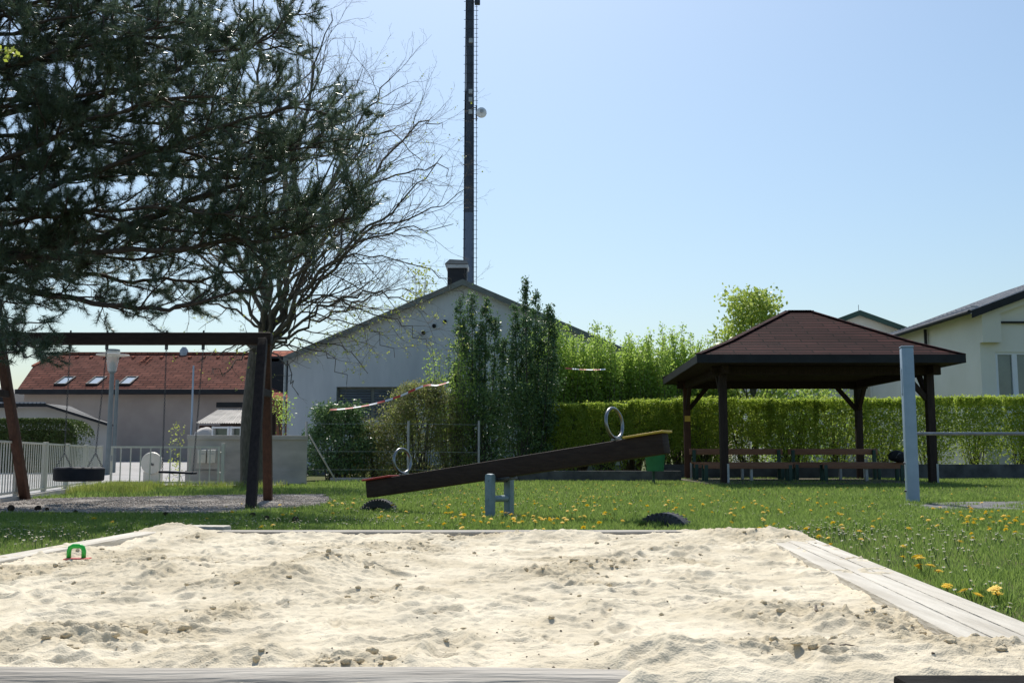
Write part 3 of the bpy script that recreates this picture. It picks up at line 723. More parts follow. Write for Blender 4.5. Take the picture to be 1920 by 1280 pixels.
for c in (f_c, r_c):
    m_ = MB(); m_.box(c + Vector((0, 0, .2)), (.1, .085, .54), sq, .03); [m_.tube([c + Vector((0, 0, z_)) - perp * .05, c + Vector((0, 0, z_)) - perp * .032], .016, 8) for z_ in (.4, .2)]; m_.build('support_post', M['seesawsteel'], ss, smooth=40)
MB().tube([f_c + Vector((0, 0, .2)), r_c + Vector((0, 0, .2))], .035, 12).build('crossbar', M['seesawsteel'], ss, smooth=40)
MB().tube([f_c + Vector((0, 0, .4)), r_c + Vector((0, 0, .4))], .025, 12).build('axle', M['chain'], ss, smooth=40)
mb = MB(); mb.bar(A + bd * 1.85 - up * .115, A + bd * 2.2 - up * .115, .15, .03, .005); mb.build('bracket', M['chain'], ss)

def tyre_mb(c, R_, rw, width, rot, tread=True, a0=0, a1=2 * math.pi, n=56):
    w = width / 2
    prof = [(rw, -w * .62), (rw + .01, -w * .85), (R_ * .86, -w), (R_ * .95, -w * .93), (R_ * .985, -w * .8)]
    if tread:
        for k in range(5):
            z0 = -w * .72 + k * w * .3; prof += [(R_, z0), (R_, z0 + w * .2), (R_ * .965, z0 + w * .22), (R_ * .965, z0 + w * .28)]
    prof += [(R_, w * .74), (R_ * .985, w * .8), (R_ * .95, w * .93), (R_ * .86, w), (rw + .01, w * .85), (rw, w * .62),
             (rw + .015, w * .5), (R_ * .9, w * .6), (R_ * .9, -w * .6), (rw + .015, -w * .5), (rw, -w * .62)]
    return MB().lathe(prof, c, n=n, rot=rot, a0=a0, a1=a1)
def buried(px, py, Rr, yaw, depth, label, wid=.15):
    p = onz(px, py); c = Vector((p.x, p.y, -depth))
    rot = Matrix.Rotation(yaw, 3, 'Z') @ Matrix.Rotation(R(90), 3, 'X')
    t = tyre_mb(c, Rr, Rr * .58, wid, rot)
    for k in range(44):
        a = k * 2 * math.pi / 44
        for z0 in (-wid * .43, wid * .43):
            q = rot @ Vector((Rr * .985 * math.cos(a), Rr * .985 * math.sin(a), z0)) + c
            if q.z > -.02: t.box(q, (.02, .014, .028), rot @ Matrix.Rotation(a, 3, 'Z'))
    tag(t.build('buried_tyre', M['dustrubber'], loc=(p.x, p.y, 0), smooth=35), label, 'tyre', 'tyres buried under the seesaw ends')
buried(711, 957, .25, -.2, .11, 'half buried black tyre under the lowered red end of the seesaw', .16)
buried(1247, 986, .33, -.55, .205, 'half buried ribbed tyre in the grass under the raised seesaw end', .2)

# ------------------------------------------------------------ swing frame and swings
BX0, BX1, BY, BZ = -7.55, -3.28, 13.9, 2.25
sf = thing('swing_frame', 'dark wooden swing frame with one long crossbeam and slanting legs', 'swing frame', (-5.3, BY, 0))
MB().bar((BX0, BY, BZ), (BX1, BY, BZ), .15, .165, .02).build('crossbeam', M['brown'], sf, smooth=40)
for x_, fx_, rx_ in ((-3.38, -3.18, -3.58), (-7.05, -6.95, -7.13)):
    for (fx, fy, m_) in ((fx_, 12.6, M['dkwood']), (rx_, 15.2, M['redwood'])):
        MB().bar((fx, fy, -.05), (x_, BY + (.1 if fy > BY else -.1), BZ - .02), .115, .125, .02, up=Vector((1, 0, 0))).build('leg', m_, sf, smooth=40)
    MB().bar((x_, BY - .42, 1.52), (x_, BY + .42, 1.52), .05, .1, .01).build('leg_brace', M['dkwood'], sf)
def chain_mb(a, b, link=.034, w=.011, r=.0032):
    a = Vector(a); b = Vector(b); L = (b - a).length; n = max(2, int(L / (link * .74))); d = (b - a).normalized()
    s0 = d.orthogonal().normalized(); s1 = d.cross(s0); mb = MB()
    for i in range(n):
        c = a + d * (L * (i + .5) / n); s_ = s0 if i % 2 else s1
        pts = [c + d * (link / 2 * math.cos(t)) + s_ * (w * math.sin(t)) for t in [k * math.pi / 4 for k in range(8)]]
        mb.tube(pts, r, 4, closed=True)
    return mb
def hook(x_, sfm):
    m_ = MB(); m_.tube([(x_, BY, BZ + .115), (x_, BY, BZ + .06), (x_, BY, BZ - .08), (x_, BY, BZ - .085), (x_, BY, BZ - .15)], [.012, .012, .012, .022, .022], 10)
    m_.build('hook', M['chain'], sfm, smooth=40)
def px2x(px, D=BY): return (px - 960) / 1920 * D * 1.004
ty = thing('tyre_swing', 'black tyre hung flat on two chains as a swing', 'swing', (px2x(158), BY, .42))
tyre_mb((px2x(158), BY, .42), .325, .17, .19, Matrix.Identity(3), tread=False, n=40).build('tyre', M['rubber'], ty, smooth=35)
for pt, pb, sg in ((130, 129, -1), (199, 187, 1)):
    x0, x1 = px2x(pt), px2x(pb); hook(x0, sf)
    c = chain_mb((x0, BY, BZ - .14), (x1, BY, .70)); 
    for s_ in (-1, 1): c.v, c.f = (lambda q: (c.v + q.v, c.f + [tuple(i + len(c.v) for i in f) for f in q.f]))(chain_mb((x1, BY, .70), (x1 + s_ * .055, BY + s_ * .12, .505)))
    c.build('chain', M['chain'], ty)
sw = thing('board_swing', 'flat black seat board hung on two long chains as a swing', 'swing', (px2x(341), BY, .44))
MB().box((px2x(341), BY, .44), (.47, .18, .03), Matrix.Rotation(R(2.2), 3, 'Y'), .012).build('seat', M['rubber'], sw, smooth=40)
for pt, pb, dz in ((311, 312, 0), (380, 369, -.01)):
    x0, x1 = px2x(pt), px2x(pb); hook(x0, sf); chain_mb((x0, BY, BZ - .14), (x1, BY, .455 + dz)).build('chain', M['chain'], sw)

# ------------------------------------------------------------ bar with blue grey post
bp_ = onz(1712, 943); bx, by = bp_.x, bp_.y
hb = thing('exercise_bar', 'square blue grey steel post carrying a horizontal metal bar', 'exercise bar', (bx, by, 0))
rotp = Matrix.Rotation(R(-10), 3, 'Z')
for i, x_ in enumerate((bx, bx + 2.6)):
    pm = MB(); pm.box((x_, by, 1.1), (.165, .165, 2.2), rotp, .02); pm.build('post', M['bluesteel'], hb, smooth=40)
    MB().box((x_, by, 2.212), (.172, .172, .024), rotp, .01).build('cap', M['bluesteel'], hb, smooth=40)
    MB().box((x_, by, .012), (.23, .2, .024), rotp, .004).build('foot_plate', M['chain'], hb)
fx = rotp @ Vector((0, -1, 0)); lx = rotp @ Vector((-1, 0, 0))
for z_ in (.17, .56): 
    MB().tube([Vector((bx, by, z_)) + lx * .07, Vector((bx, by, z_)) + lx * .11], .014, 8).build('bolt', M['chain'], hb)
MB().box(Vector((bx, by, 1.72)) + lx * .085, (.008, .09, .36), rotp, .002).build('plate', M['bluesteel'], hb)
MB().tube([(bx + .07, by, .975), (bx + 2.55, by, .975)], .022, 16).build('bar', M['chrome'], hb, smooth=40)

# ------------------------------------------------------------ gazebo
GX0, GX1, GY0, GY1, GZ = 4.2, 10.2, 23.0, 30.0, 2.94
gz = thing('gazebo', 'open timber gazebo with brown shingled hip roof on dark posts', 'gazebo', (7.2, 26.5, 0))
r0, r1, RZ = 7.2, 7.8, 4.42
mb = MB()
def rf(z, y, ins=0.0): return None
e = [(GX0, GY0, GZ), (GX1, GY0, GZ), (GX1, GY1, GZ), (GX0 + .27, GY1, GZ)]; t_ = [(r0, 26.5, RZ), (r1, 26.5, RZ)]
# slight bell: an intermediate ring
mid = [(lerp(Vector(a), Vector(b), .3) + Vector((0, 0, -.05))) for a, b in zip(e, [t_[0], t_[1], t_[1], t_[0]])]
vs = [Vector(q) for q in e] + mid + [Vector(q) for q in t_]
fs = [(i, (i + 1) % 4, 4 + (i + 1) % 4, 4 + i) for i in range(4)] + [(4, 5, 9, 8), (5, 6, 9), (6, 7, 8, 9), (7, 4, 8)]
low = [v - Vector((0, 0, .07)) for v in vs]
mb.add(vs, fs); mb.add(low, [f[::-1] for f in fs])
roof = mb.build('roof', M['shingle'], gz)
cp = MB()
for a, b in ((0, 4), (1, 5), (2, 6), (3, 7), (4, 8), (5, 9), (6, 9), (7, 8), (8, 9)):
    cp.bar(vs[a] + Vector((0, 0, .012)), vs[b] + Vector((0, 0, .012)), .16, .03)
cp.build('ridge_caps', M['shingle'], gz)
fb = MB(); zf_ = GZ - .09
fb.box(((GX0 + GX1) / 2, GY0 - .015, zf_), (GX1 - GX0 + .06, .03, .19)); fb.box(((GX0 + .27 + GX1) / 2, GY1 + .015, zf_), (GX1 - GX0 - .2, .03, .19))
fb.bar((GX0 - .015, GY0, zf_), (GX0 + .255, GY1, zf_), .03, .186); fb.box((GX1 + .015, 26.5, zf_), (.03, GY1 - GY0, .186))
fb.build('fascia', M['fascia'], gz)
so_ = MB(); so_.prism([(GX0 + .01, GY0 + .01, GZ - .17), (GX1 - .01, GY0 + .01, GZ - .17), (GX1 - .01, GY1 - .01, GZ - .17), (GX0 + .28, GY1 - .01, GZ - .17)], (0, 0, .02)); so_.build('soffit', M['dkwood'], gz)
PX = [(4.96, 24.1), (9.83, 24.1), (4.96, 29.1), (9.83, 29.1)]
for x_, y_ in PX:
    m_ = M['dkwood'] if y_ < 26 or x_ > 6 else M['redwood']
    MB().box((x_, y_, 1.38), (.18, .18, 2.7), None, .015).build('post', M['dkwood'] if x_ > 6 or y_ < 26 else M['redwood'], gz, smooth=40)
    MB().box((x_ + .07, y_ - .1, .24), (.05, .012, .5)).build('post_shoe', M['graymetal'], gz)
    for sx in (-1, 1):
        tx = x_ + sx * .6
        if 4.4 < tx < 10.1 and not (x_ < 6 and y_ < 26): MB().bar((x_ + sx * .07, y_, 2.0), (tx, y_, 2.62), .1, .12, .01).build('brace', M['dkwood'], gz)
    sy = 1 if y_ < 26 else -1
    MB().bar((x_, y_ + sy * .07, 2.0), (x_, y_ + sy * .6, 2.62), .1, .12, .01).build('brace', M['dkwood'], gz)
for y_ in (24.1, 29.1): MB().box((7.4, y_, 2.67), (5.4, .14, .2), None, .01).build('tie_beam', M['dkwood'], gz)
for x_ in (4.96, 9.83): MB().box((x_, 26.6, 2.672), (.13, 5.9, .195), None, .01).build('tie_beam', M['dkwood'], gz)
MB().box((4.96, 28.99, 1.72), (.16, .02, .16)).build('notice', M['yellow'], gz)
tag(MB().box((7.3, 26.6, .02), (5.6, 5.8, .05)).build('gazebo_floor', M['dirt']), kind='structure')

def bench(x0, x1, y, rot, label, back=True, front=False):
    t = thing('bench', label, 'bench', ((x0 + x1) / 2, y, 0), 'benches in the gazebo')
    L = x1 - x0
    def B_(c, s_, n_, m_, bev=.008): MB().box(c, s_, None, bev).build(n_, m_, t, smooth=40)
    if back:
        B_(((x0 + x1) / 2, y + .27, .79), (L, .04, .16), 'backrest', M['benchwood'])
    B_(((x0 + x1) / 2, y - .12, .42), (L - .1, .05, .13), 'apron', M['benchwood'])
    for k in range(3): B_(((x0 + x1) / 2, y - .09 + k * .13, .49), (L - .06, .115, .04), 'seat_plank', M['benchwood'])
    for x_ in (x0 + .12, x1 - .12):
        B_((x_, y - .12, .225), (.09, .06, .45), 'leg', M['dkgreen']); B_((x_, y + .22, .225 if not back else .42), (.09, .06, .45 if not back else .84), 'leg', M['dkgreen'])
    if L > 1.5: B_(((x0 + x1) / 2 + .1, y, .225), (.07, .09, .45), 'leg', M['graymetal'])
    return t
bench(4.85, 7.4, 27.9, 0, 'dark bench with brown backrest plank at the left back of the gazebo')
bench(7.55, 10.0, 27.9, 0, 'dark bench with backrest at the right back of the gazebo, bag on it')
bench(4.75, 7.1, 26.0, 0, 'low backless bench with green legs at the left front in the gazebo', back=False)
bench(7.75, 9.9, 26.0, 0, 'low backless bench at the right front in the gazebo, under the black bag', back=False)
def lump(c, s_, seed, sub=3):
    import bmesh
    bm = bmesh.new(); bmesh.ops.create_icosphere(bm, subdivisions=sub, radius=1); V = np.array([v.co[:] for v in bm.verts]); F = [[v.index for v in f.verts] for f in bm.faces]; bm.free()
    V = V * (1 + .22 * perlin(V[:, 0] * 1.5 + seed, V[:, 1] * 1.5 + V[:, 2] * 2, seed))[:, None] * np.array(s_) + np.array(c)
    return V, F
bg_c = at(1683, 850, 26.0)
bgt = thing('backpack', 'black backpack lying on the bench beside the blue grey post', 'bag', (bg_c.x, 26.0, .51))
V, F = lump((bg_c.x, 26.0, .66), (.23, .16, .16), 3); npmesh('bag_body', V, F, M['bag'], bgt, smooth=True)
MB().tube([(bg_c.x - .1, 25.85, .62), (bg_c.x - .04, 25.8, .74), (bg_c.x + .04, 25.82, .72), (bg_c.x + .06, 25.84, .6)], .012, 6).build('strap', M['graymetal'], bgt, smooth=True)
V, F = lump((9.95 - .18, 25.7, .62), (.17, .14, .12), 5)
tag(npmesh('bag', V, F, M['bag'], smooth=True, loc=(9.77, 25.7, .5)), 'small black bag on the bench against the right gazebo post', 'bag')

# litter bin behind the seesaw end
bc = at(1228, 850, 24.2); lb = thing('litter_bin', 'green litter bin on a post behind the raised seesaw end', 'bin', (bc.x, bc.y, 0))
mb = MB().lathe([(.0, .32), (.2, .32), (.27, .95), (.285, .97), (.27, .98), (.26, .95), (.0, .9)], (bc.x, bc.y, 0), n=24); mb.build('body', M['bingreen'], lb, smooth=40)
MB().box((bc.x, bc.y + .3, .45), (.06, .06, .95)).build('post', M['dkgreen'], lb)
MB().lathe([(0, 1.04), (.14, 1.03), (.27, .985), (.27, .975)], (bc.x, bc.y, 0), n=20).build('lid', M['dkgreen'], lb, smooth=40)
MB().box((bc.x + .29, bc.y - .05, .91), (.05, .1, .2), None, .02).build('flap', M['minty'], lb, smooth=40)

# ------------------------------------------------------------ fences, gate, walls on the left
fA = Vector((-6.55, 11.9, 0)); fB = Vector((-8.9, 22.3, 0)); fA = fB + (Vector((-6.99, 14.0, 0)) - fB) * 1.3
fd = (fB - fA).normalized(); FL_ = (fB - fA).length
fen = thing('picket_fence', 'cream metal picket fence running back to the gate', 'fence', lerp(fA, fB, .5))
def fz(p, z): return Vector((p.x, p.y, z))
rl = MB(); rl.bar(fz(fA, .86), fz(fB, .86), .04, .03); rl.bar(fz(fA, .14), fz(fB, .14), .035, .03); rl.build('rails', M['whitemetal'], fen)
nb = int(FL_ / .15); pk = MB(); npost = 7
for i in range(nb + 1):
    p = fA + fd * (i * FL_ / nb); pk.bar(fz(p, .12), fz(p, .86), .012, .032, up=fd)
pk.build('pickets', M['whitemetal'], fen)
for i in range(npost):
    p = fA + fd * (FL_ * i / (npost - 1)); MB().box(fz(p, .44), (.075, .075, .9), Matrix.Rotation(math.atan2(fd.y, fd.x), 3, 'Z'), .006).build('post', M['whitemetal'], fen)
tag(MB().bar(fz(fA, .03), fz(fB, .03), .12, .1).build('kerb', M['concrete']), kind='structure')
gt = thing('gate', 'cream metal gate of vertical bars between fence and wall', 'gate', (-7.3, 22.35, 0))
gx0, gx1, gy = -8.72, -6.35, 22.4
mb = MB()
for z_ in (.86, .1): mb.box(((gx0 + gx1) / 2, gy, z_), (gx1 - gx0, .04, .04))
for x_ in (gx0 + .02, gx1 - .02): mb.box((x_, gy, .48), (.04, .041, .72))
mb.build('gate_frame', M['whitemetal'], gt)
mb = MB()
for i in range(1, 11):
    x_ = gx0 + (gx1 - gx0) * i / 11; mb.box((x_, gy, .48), (.022, .022, .72))
mb.build('gate_bars', M['whitemetal'], gt)
MB().box((gx1 + .07, gy, .46), (.07, .07, .96), None, .006).build('gate_post', M['whitemetal'], gt)
for z_ in (.3, .74): MB().tube([(gx1 - .02, gy, z_), (gx1 + .05, gy, z_)], .018, 8).build('hinge', M['whitemetal'], gt)
MB().box((gx0 + .02, gy - .03, .62), (.05, .03, .12), None, .004).build('lock', M['graymetal'], gt)

wp0 = at(350, 905, 23.6); wp1 = at(574, 903, 24.2)
wl = thing('concrete_wall', 'brown grey concrete wall with coping behind the swing frame', 'wall', (wp0.x + 1.4, 23.9, 0))
def hz(py, D): return at(960, py, D).z
wt = hz(824, 23.8)
MB().bar((wp0.x, 23.6, wt / 2), (wp1.x, 24.2, wt / 2), .2, wt).build('wall_face', M['concrete'], wl)
MB().bar((wp0.x - .02, 23.6, wt + .05), (wp1.x + .02, 24.2, wt + .05), .26, .1, .01).build('coping', M['concrete'], wl)
MB().bar((wp0.x, 23.47, .17), (wp1.x, 24.07, .17), .06, .34).build('wall_plinth', M['concrete'], wl)
mb_ = thing('mailboxes', 'two pale letter boxes side by side on a grey board at the wall', 'letterbox', (-7.15, 23.35, 0))
mc = at(389, 857, 23.4)
MB().box((mc.x, 23.42, mc.z - .02), (.5, .04, .48), None, .01).build('backboard', M['concrete'], mb_)
for sx in (-1, 1):
    b_ = MB().box((mc.x + sx * .11, 23.36, mc.z + .02), (.19, .09, .3), None, .02).build('box', M['whitemetal'], mb_, smooth=40)
    MB().box((mc.x + sx * .11, 23.312, mc.z + .08), (.12, .006, .02)).build('slot', M['graymetal'], b_)
dc = at(285, 868, 24.6)
ds = thing('round_hatch', 'round cream disc standing on a squat cream box behind the gate', 'meter box', (dc.x, dc.y, 0))
MB().lathe([(0, -.04), (.25, -.04), (.265, 0), (.25, .04), (0, .04)], dc, n=36, rot=Matrix.Rotation(R(90), 3, 'X')).build('disc', M['whitemetal'], ds, smooth=40)
MB().box((dc.x, dc.y + .1, .15), (.42, .16, .3), None, .01).build('box', M['whitemetal'], ds)
MB().box((dc.x + .02, dc.y - .05, dc.z - .03), (.07, .02, .05), Matrix.Rotation(.4, 3, 'Y')).build('latch', M['chain'], ds)

# wire fence with posts along the bushes
wf = thing('wire_fence', 'thin wire fence with three grey metal posts before the bushes', 'fence', (-2, 26.8, 0))
for px_, py_, D in ((575, 790, 25.2), (766, 789, 26.8), (898, 788, 27.6)):
    q = at(px_, py_, D); MB().tube([(q.x, q.y, -.02), (q.x, q.y, q.z)], .03, 10).build('post', M['graymetal'], wf, smooth=40)
q0 = at(580, 815, 25.2); q1 = at(632, 895, 25.9); MB().tube([q0, (q1.x, q1.y, .0)], .022, 8).build('stay', M['graymetal'], wf, smooth=40)
for py_ in (794, 846, 880):
    a_, b_, c_ = at(575, py_, 25.2), at(766, py_, 26.8), at(898, py_ + 2, 27.6)
    MB().tube([a_, b_, c_], .004, 4).build('wire', M['graymetal'], wf)
tag(MB().box((-1.0, 27.6, .03), (7.7, .12, .14)).build('kerb_strip', M['concrete']), kind='structure')

# low walls
lw = thing('low_wall', 'dark stained low concrete wall in front of the hedge left of the gazebo', 'wall', (2.3, 27.5, 0))
MB().box((2.3, 27.55, .13), (4.4, .2, .3), None, .01).build('wall_face', M['dkconcrete'], lw)
lw = thing('low_wall', 'long dark low concrete wall along the hedge foot behind the gazebo', 'wall', (11, 30.5, 0))
MB().box((11.2, 30.5, .2), (13.4, .2, .46), None, .01).build('wall_face', M['dkconcrete'], lw)

# ------------------------------------------------------------ street lamp and pole
lx_, ly_ = at(210, 700, 29.5).x, 29.5
sl_ = thing('street_lamp', 'grey street lamp with glass cone head and flat round hood', 'street lamp', (lx_, ly_, 0))
zt = hz(700, ly_)
MB().tube([(lx_, ly_, 0), (lx_, ly_, zt * .45), (lx_, ly_, zt)], [.085, .07, .06], 16).build('pole', M['lampgrey'], sl_, smooth=40)
MB().lathe([(0.02, zt), (.09, zt + .01), (.1, zt + .1), (.085, zt + .3), (.03, zt + .36), (0, zt + .37)], (lx_, ly_, 0), n=20).build('lamp_socket', M['lampgrey'], sl_, smooth=40)
zh = hz(664, ly_)
MB().lathe([(.12, zt + .06), (.19, zh - .03)], (lx_, ly_, 0), n=28).build('lamp_glass', M['lamp_glass'], sl_, smooth=40)
MB().lathe([(0, zh + .1), (.19, zh + .09), (.2, zh + .02), (.45, zh - .01), (.46, zh - .03), (.2, zh - .03), (0, zh - .02)], (lx_, ly_, 0), n=36).build('hood', M['whitemetal'], sl_, smooth=40)
MB().lathe([(0, zh + .15), (.19, zh + .14), (.2, zh + .09)], (lx_, ly_, 0), n=24).build('cap', M['lampgrey'], sl_, smooth=40)
q = at(220, 712, 31); tag(MB().tube([(q.x, 31, 0), (q.x, 31, q.z)], [.06, .05], 12).build('metal_pole', M['lampgrey'], loc=(q.x, 31, 0), smooth=40), 'slim dark metal pole just right of the street lamp', 'pole')
q = at(363, 685, 30); tag(MB().tube([(q.x, 30, 0), (q.x, 30, q.z)], [.035, .025], 10).build('metal_pole', M['bluesteel'], loc=(q.x, 30, 0), smooth=40), 'thin blue grey pole rising behind the concrete wall', 'pole')

# ------------------------------------------------------------ red roofed house
HD = 48.0
hl = at(36, 735, HD).x; hr = at(560, 735, HD).x; ez = at(960, 730, HD).z; hrd = HD + 5.5; rz = at(960, 664, hrd).z
rx0 = at(108, 664, hrd).x
ho = thing('red_roof_house', 'long mauve house with red tiled roof and three skylights', 'house', ((hl + hr) / 2, HD + 5, .5))
MB().wall([(0, .3), (hr - hl, .3), (hr - hl, ez), (0, ez)], [], (hl, HD + .5, 0), (1, 0, 0), (0, -1, 0), .3).box((hl + .45, HD + 5.6, ez / 2 + .15), (.3, 9.6, ez - .3)).build('wall', M['housewall'], ho)
mb = MB()
e0 = Vector((hl - .1, HD, ez)); e1 = Vector((hr, HD, ez)); t0 = Vector((rx0, hrd, rz)); t1 = Vector((hr, hrd, rz)); b0 = Vector((hl - .1, HD + 11, ez)); b1 = Vector((hr, HD + 11, ez))
k0 = lerp(e0, t0, .58) + Vector((-.35, -.2, 0)); k1 = lerp(b0, t0, .58) + Vector((-.35, .2, 0)); k0.z = k1.z = ez + (rz - ez) * .6
vs = [e0, e1, t1, t0, b0, b1, k0, k1]
mb.add(vs, [(0, 1, 2, 3, 6), (4, 7, 3, 2, 5), (0, 6, 7, 4), (6, 3, 7)])
mb.add([v - Vector((0, 0, .12)) for v in vs], [(6, 3, 2, 1, 0), (5, 2, 3, 7, 4), (4, 7, 6, 0), (7, 3, 6)])
hroof = mb.build('roof', M['tiles'], ho)
MB().bar(t0 + Vector((0, 0, .05)), t1 + Vector((0, 0, .05)), .2, .12, .02).bar(k0 + Vector((0, 0, .04)), t0 + Vector((0, 0, .04)), .18, .1, .02).build('ridge_tiles', M['tiles2'], ho)
MB().box(((hl + hr) / 2, HD - .05, ez - .1), (hr - hl + .3, .16, .22), None, .02).box(((hl + hr) / 2, HD + .2, ez - .16), (hr - hl + .2, .4, .1)).build('gutter', M['fascia'], ho)
sl0 = (t0 - Vector((t0.x, HD, ez))); sdir = Vector((0, sl0.y, sl0.z)).normalized(); snrm = Vector((0, -sdir.z, sdir.y))
rots = Matrix((Vector((1, 0, 0)), sdir, snrm)).transposed()
for px_ in (120, 179, 239):
    yy = HD + .35; c = Vector((at(px_, 714, HD + .9).x, 0, 0)); c.y = HD + 1.05; c.z = ez + (c.y - HD) * sl0.z / sl0.y
    f_ = MB()
    for sx, sy, w_, l_ in ((-.26, 0, .07, 1.2), (.26, 0, .07, 1.2), (0, -.57, .45, .06), (0, .57, .45, .06)): f_.box(c + rots @ Vector((sx, sy, .06)), (w_, l_, .12), rots)
    fo = f_.build('skylight', M['fascia'], ho)
    MB().box(c + rots @ Vector((0, 0, .06)), (.45, 1.08, .04), rots).build('pane', M['skylight'], fo)
sg = MB()
for i in range(17):
    x_ = rx0 + .6 + i * .73; c = Vector((x_, hrd - .7, rz - .7 * sl0.z / sl0.y + .05)); sg.box(c, (.14, .2, .1), rots)
sg.build('snow_guards', M['tiles2'], ho)
la = MB(); c = Vector((at(277, 680, hrd - 1).x, hrd - 1.2, rz - 1.2 * sl0.z / sl0.y + .1))
for sx in (-.16, .16): la.bar(c + Vector((sx, 0, 0)) - sdir * .6, c + Vector((sx, 0, 0)) + sdir * .5, .04, .04)
for k in range(4): la.bar(c + Vector((-.16, 0, 0)) + sdir * (k * .28 - .45), c + Vector((.16, 0, 0)) + sdir * (k * .28 - .45), .03, .03)
la.build('roof_ladder', M['tiles2'], ho)
q = at(345, 662, hrd); MB().lathe([(.0, .5), (.1, .48), (.22, .3), (.22, 0)], (q.x, hrd, rz - .1), n=14).build('vent_cowl', M['graymetal'], ho, smooth=40)
# dark neighbour with gable, brick shed
nb_x0, nb_x1 = at(508, 700, 42).x, at(546, 700, 40).x
nh = thing('dark_house', 'dark clad house with old tiled roof squeezed between trunk and grey hall', 'house', (-9.0, 44, .4))
zt2 = at(960, 668, 42).z
MB().box(((nb_x0 + nb_x1) / 2 - .1, 43, (zt2 + at(960, 745, 42).z) / 2), (nb_x1 - nb_x0 + .6, 2, zt2 - at(960, 745, 42).z)).build('wall', M['fascia'], nh)
MB().box(((nb_x0 + nb_x1) / 2 - .1, 43, at(960, 745, 42).z / 2), (nb_x1 - nb_x0 + .5, 1.9, at(960, 745, 42).z)).build('brick_wall', M['brick'], nh)
mb = MB(); a_ = at(512, 657, 44); b_ = at(560, 657, 44); c_ = at(575, 672, 42.0); d_ = at(505, 672, 42.0); mb.add([a_, b_, c_, d_] + [v - Vector((0, 0, .12)) for v in (a_, b_, c_, d_)], [(0, 1, 2, 3), (7, 6, 5, 4), (3, 2, 6, 7), (0, 3, 7, 4)]); mb.build('roof', M['tiles2'], nh)
a_ = at(508, 728, 42); b_ = at(545, 746, 40.5); mb = MB(); mb.add([a_ + Vector((-.2, 0, .12)), b_ + Vector((.1, 0, .05)), b_ + Vector((.1, -1, -.22)), a_ + Vector((-.2, -1, -.3))] , [(0, 1, 2, 3)]); mb.add([v - Vector((0, 0, .06)) for v in mb.v[:4]], [(0, 1, 2, 3)]); mb.build('porch_roof', M['tiles2'], nh)
# white garage with shallow gable
ga = thing('garage', 'pale rendered garage with low sloping eaves at the left behind the fence', 'garage', (-19, 38, .3))
GD = 36.0; g0 = at(-110, 800, GD).x; g1 = at(203, 800, GD).x; gr_x = at(95, 760, GD).x; gzr = at(960, 764, GD).z; gze = at(960, 797, GD).z
MB().wall([(0, .1), (g1 - g0, .1), (g1 - g0, gze), (gr_x - g0, gzr), (0, gzr)], [], (g0, GD, 0), (1, 0, 0), (0, -1, 0), .25).bar((g1 - .15, GD + .26, gze / 2 + .05), (g1 * (GD + 1.6) / GD - .2, GD + 1.6, gze / 2 + .05), .2, gze - .1).build('wall', M['garagewall'], ga)
mb = MB(); mb.bar((g0, GD - .2, gzr + .08), (gr_x, GD - .2, gzr + .08), .5, .1); mb.bar((gr_x, GD - .2, gzr + .075), (g1 + .2, GD - .2, gze + .0), .5, .09); mb.build('roof_edge', M['fascia'], ga)
mb = MB(); mb.add([(g0, GD, gzr + .13), (gr_x, GD, gzr + .13), (gr_x, GD + 1.6, gzr + .13), (g0, GD + 1.6, gzr + .13)], [(0, 1, 2, 3)]); mb.add([(gr_x, GD, gzr + .13), (g1 + .2, GD, gze + .06), (g1 * (GD + 1.6) / GD + .1, GD + 1.6, gze + .06), (gr_x, GD + 1.6, gzr + .13)], [(0, 1, 2, 3)]); mb.build('roof', M['fascia'], ga)
mb = MB()
for i in range(26): mb.box((g0 + (gr_x - g0) * (i + .5) / 26, GD - .4, gzr + .15), (.09, .12, .05))
mb.build('roof_ribs', M['greyroof'], ga)
fh = thing('far_house', 'dark roofed house seen at the far left picture edge', 'house', (-27, 52, .5))
q0 = at(-60, 790, 52); q1 = at(33, 790, 52); q2 = at(-30, 722, 52); 
MB().box(((q0.x + q1.x) / 2 - 1, 54, 1.6), (q1.x - q0.x + 1, 3.5, 3.2)).build('wall', M['housewall'], fh)
MB().prism([(q0.x - 1, 52, 3.0), (q1.x + .2, 52, 2.9), (at(8, 735, 52).x, 52, at(8, 735, 52).z), (q2.x, 52, q2.z)], (0, 4, 0)).build('roof', M['fascia'], fh)
# lean-to with corrugated roof and cabinets
sd = thing('shed', 'open lean-to shed with corrugated brown grey roof behind the concrete wall', 'shed', (-9, 30, 0))
pa, pb, pc, pd = at(366, 793, 29.5), at(500, 793, 29.5), at(500, 766, 32), at(412, 766, 32)
mb = MB(); nn = 110
for i in range(nn + 1):
    t = i / nn; off = .016 * math.sin(i * 1.7)
    a_ = lerp(pa, pb, t); b_ = lerp(pd, pc, t); mb.v += [a_ + Vector((0, 0, off)), b_ + Vector((0, 0, off))]
mb.f = [(2 * i, 2 * i + 2, 2 * i + 3, 2 * i + 1) for i in range(nn)]
mb.build('roof', M['corr'], sd)
MB().bar(pd + Vector((-.1, .1, .12)), pc + Vector((0, .1, .12)), .3, .16).build('ridge_cover', M['fascia'], sd)
MB().bar(pa + Vector((.1, .1, -.12)), pb + Vector((0, .1, -.12)), .08, .12).build('edge_beam', M['redwood'], sd)
for x_ in (pa.x + .25, pa.x + 1.95): MB().box((x_, 29.7, pa.z / 2 - .05), (.1, .1, pa.z - .1)).build('post', M['redwood'], sd)
MB().box(((pa.x + pb.x) / 2 - .1, 31.8, 1.0), (1.7, .1, 2.0)).build('back_wall', M['dkwood'], sd)
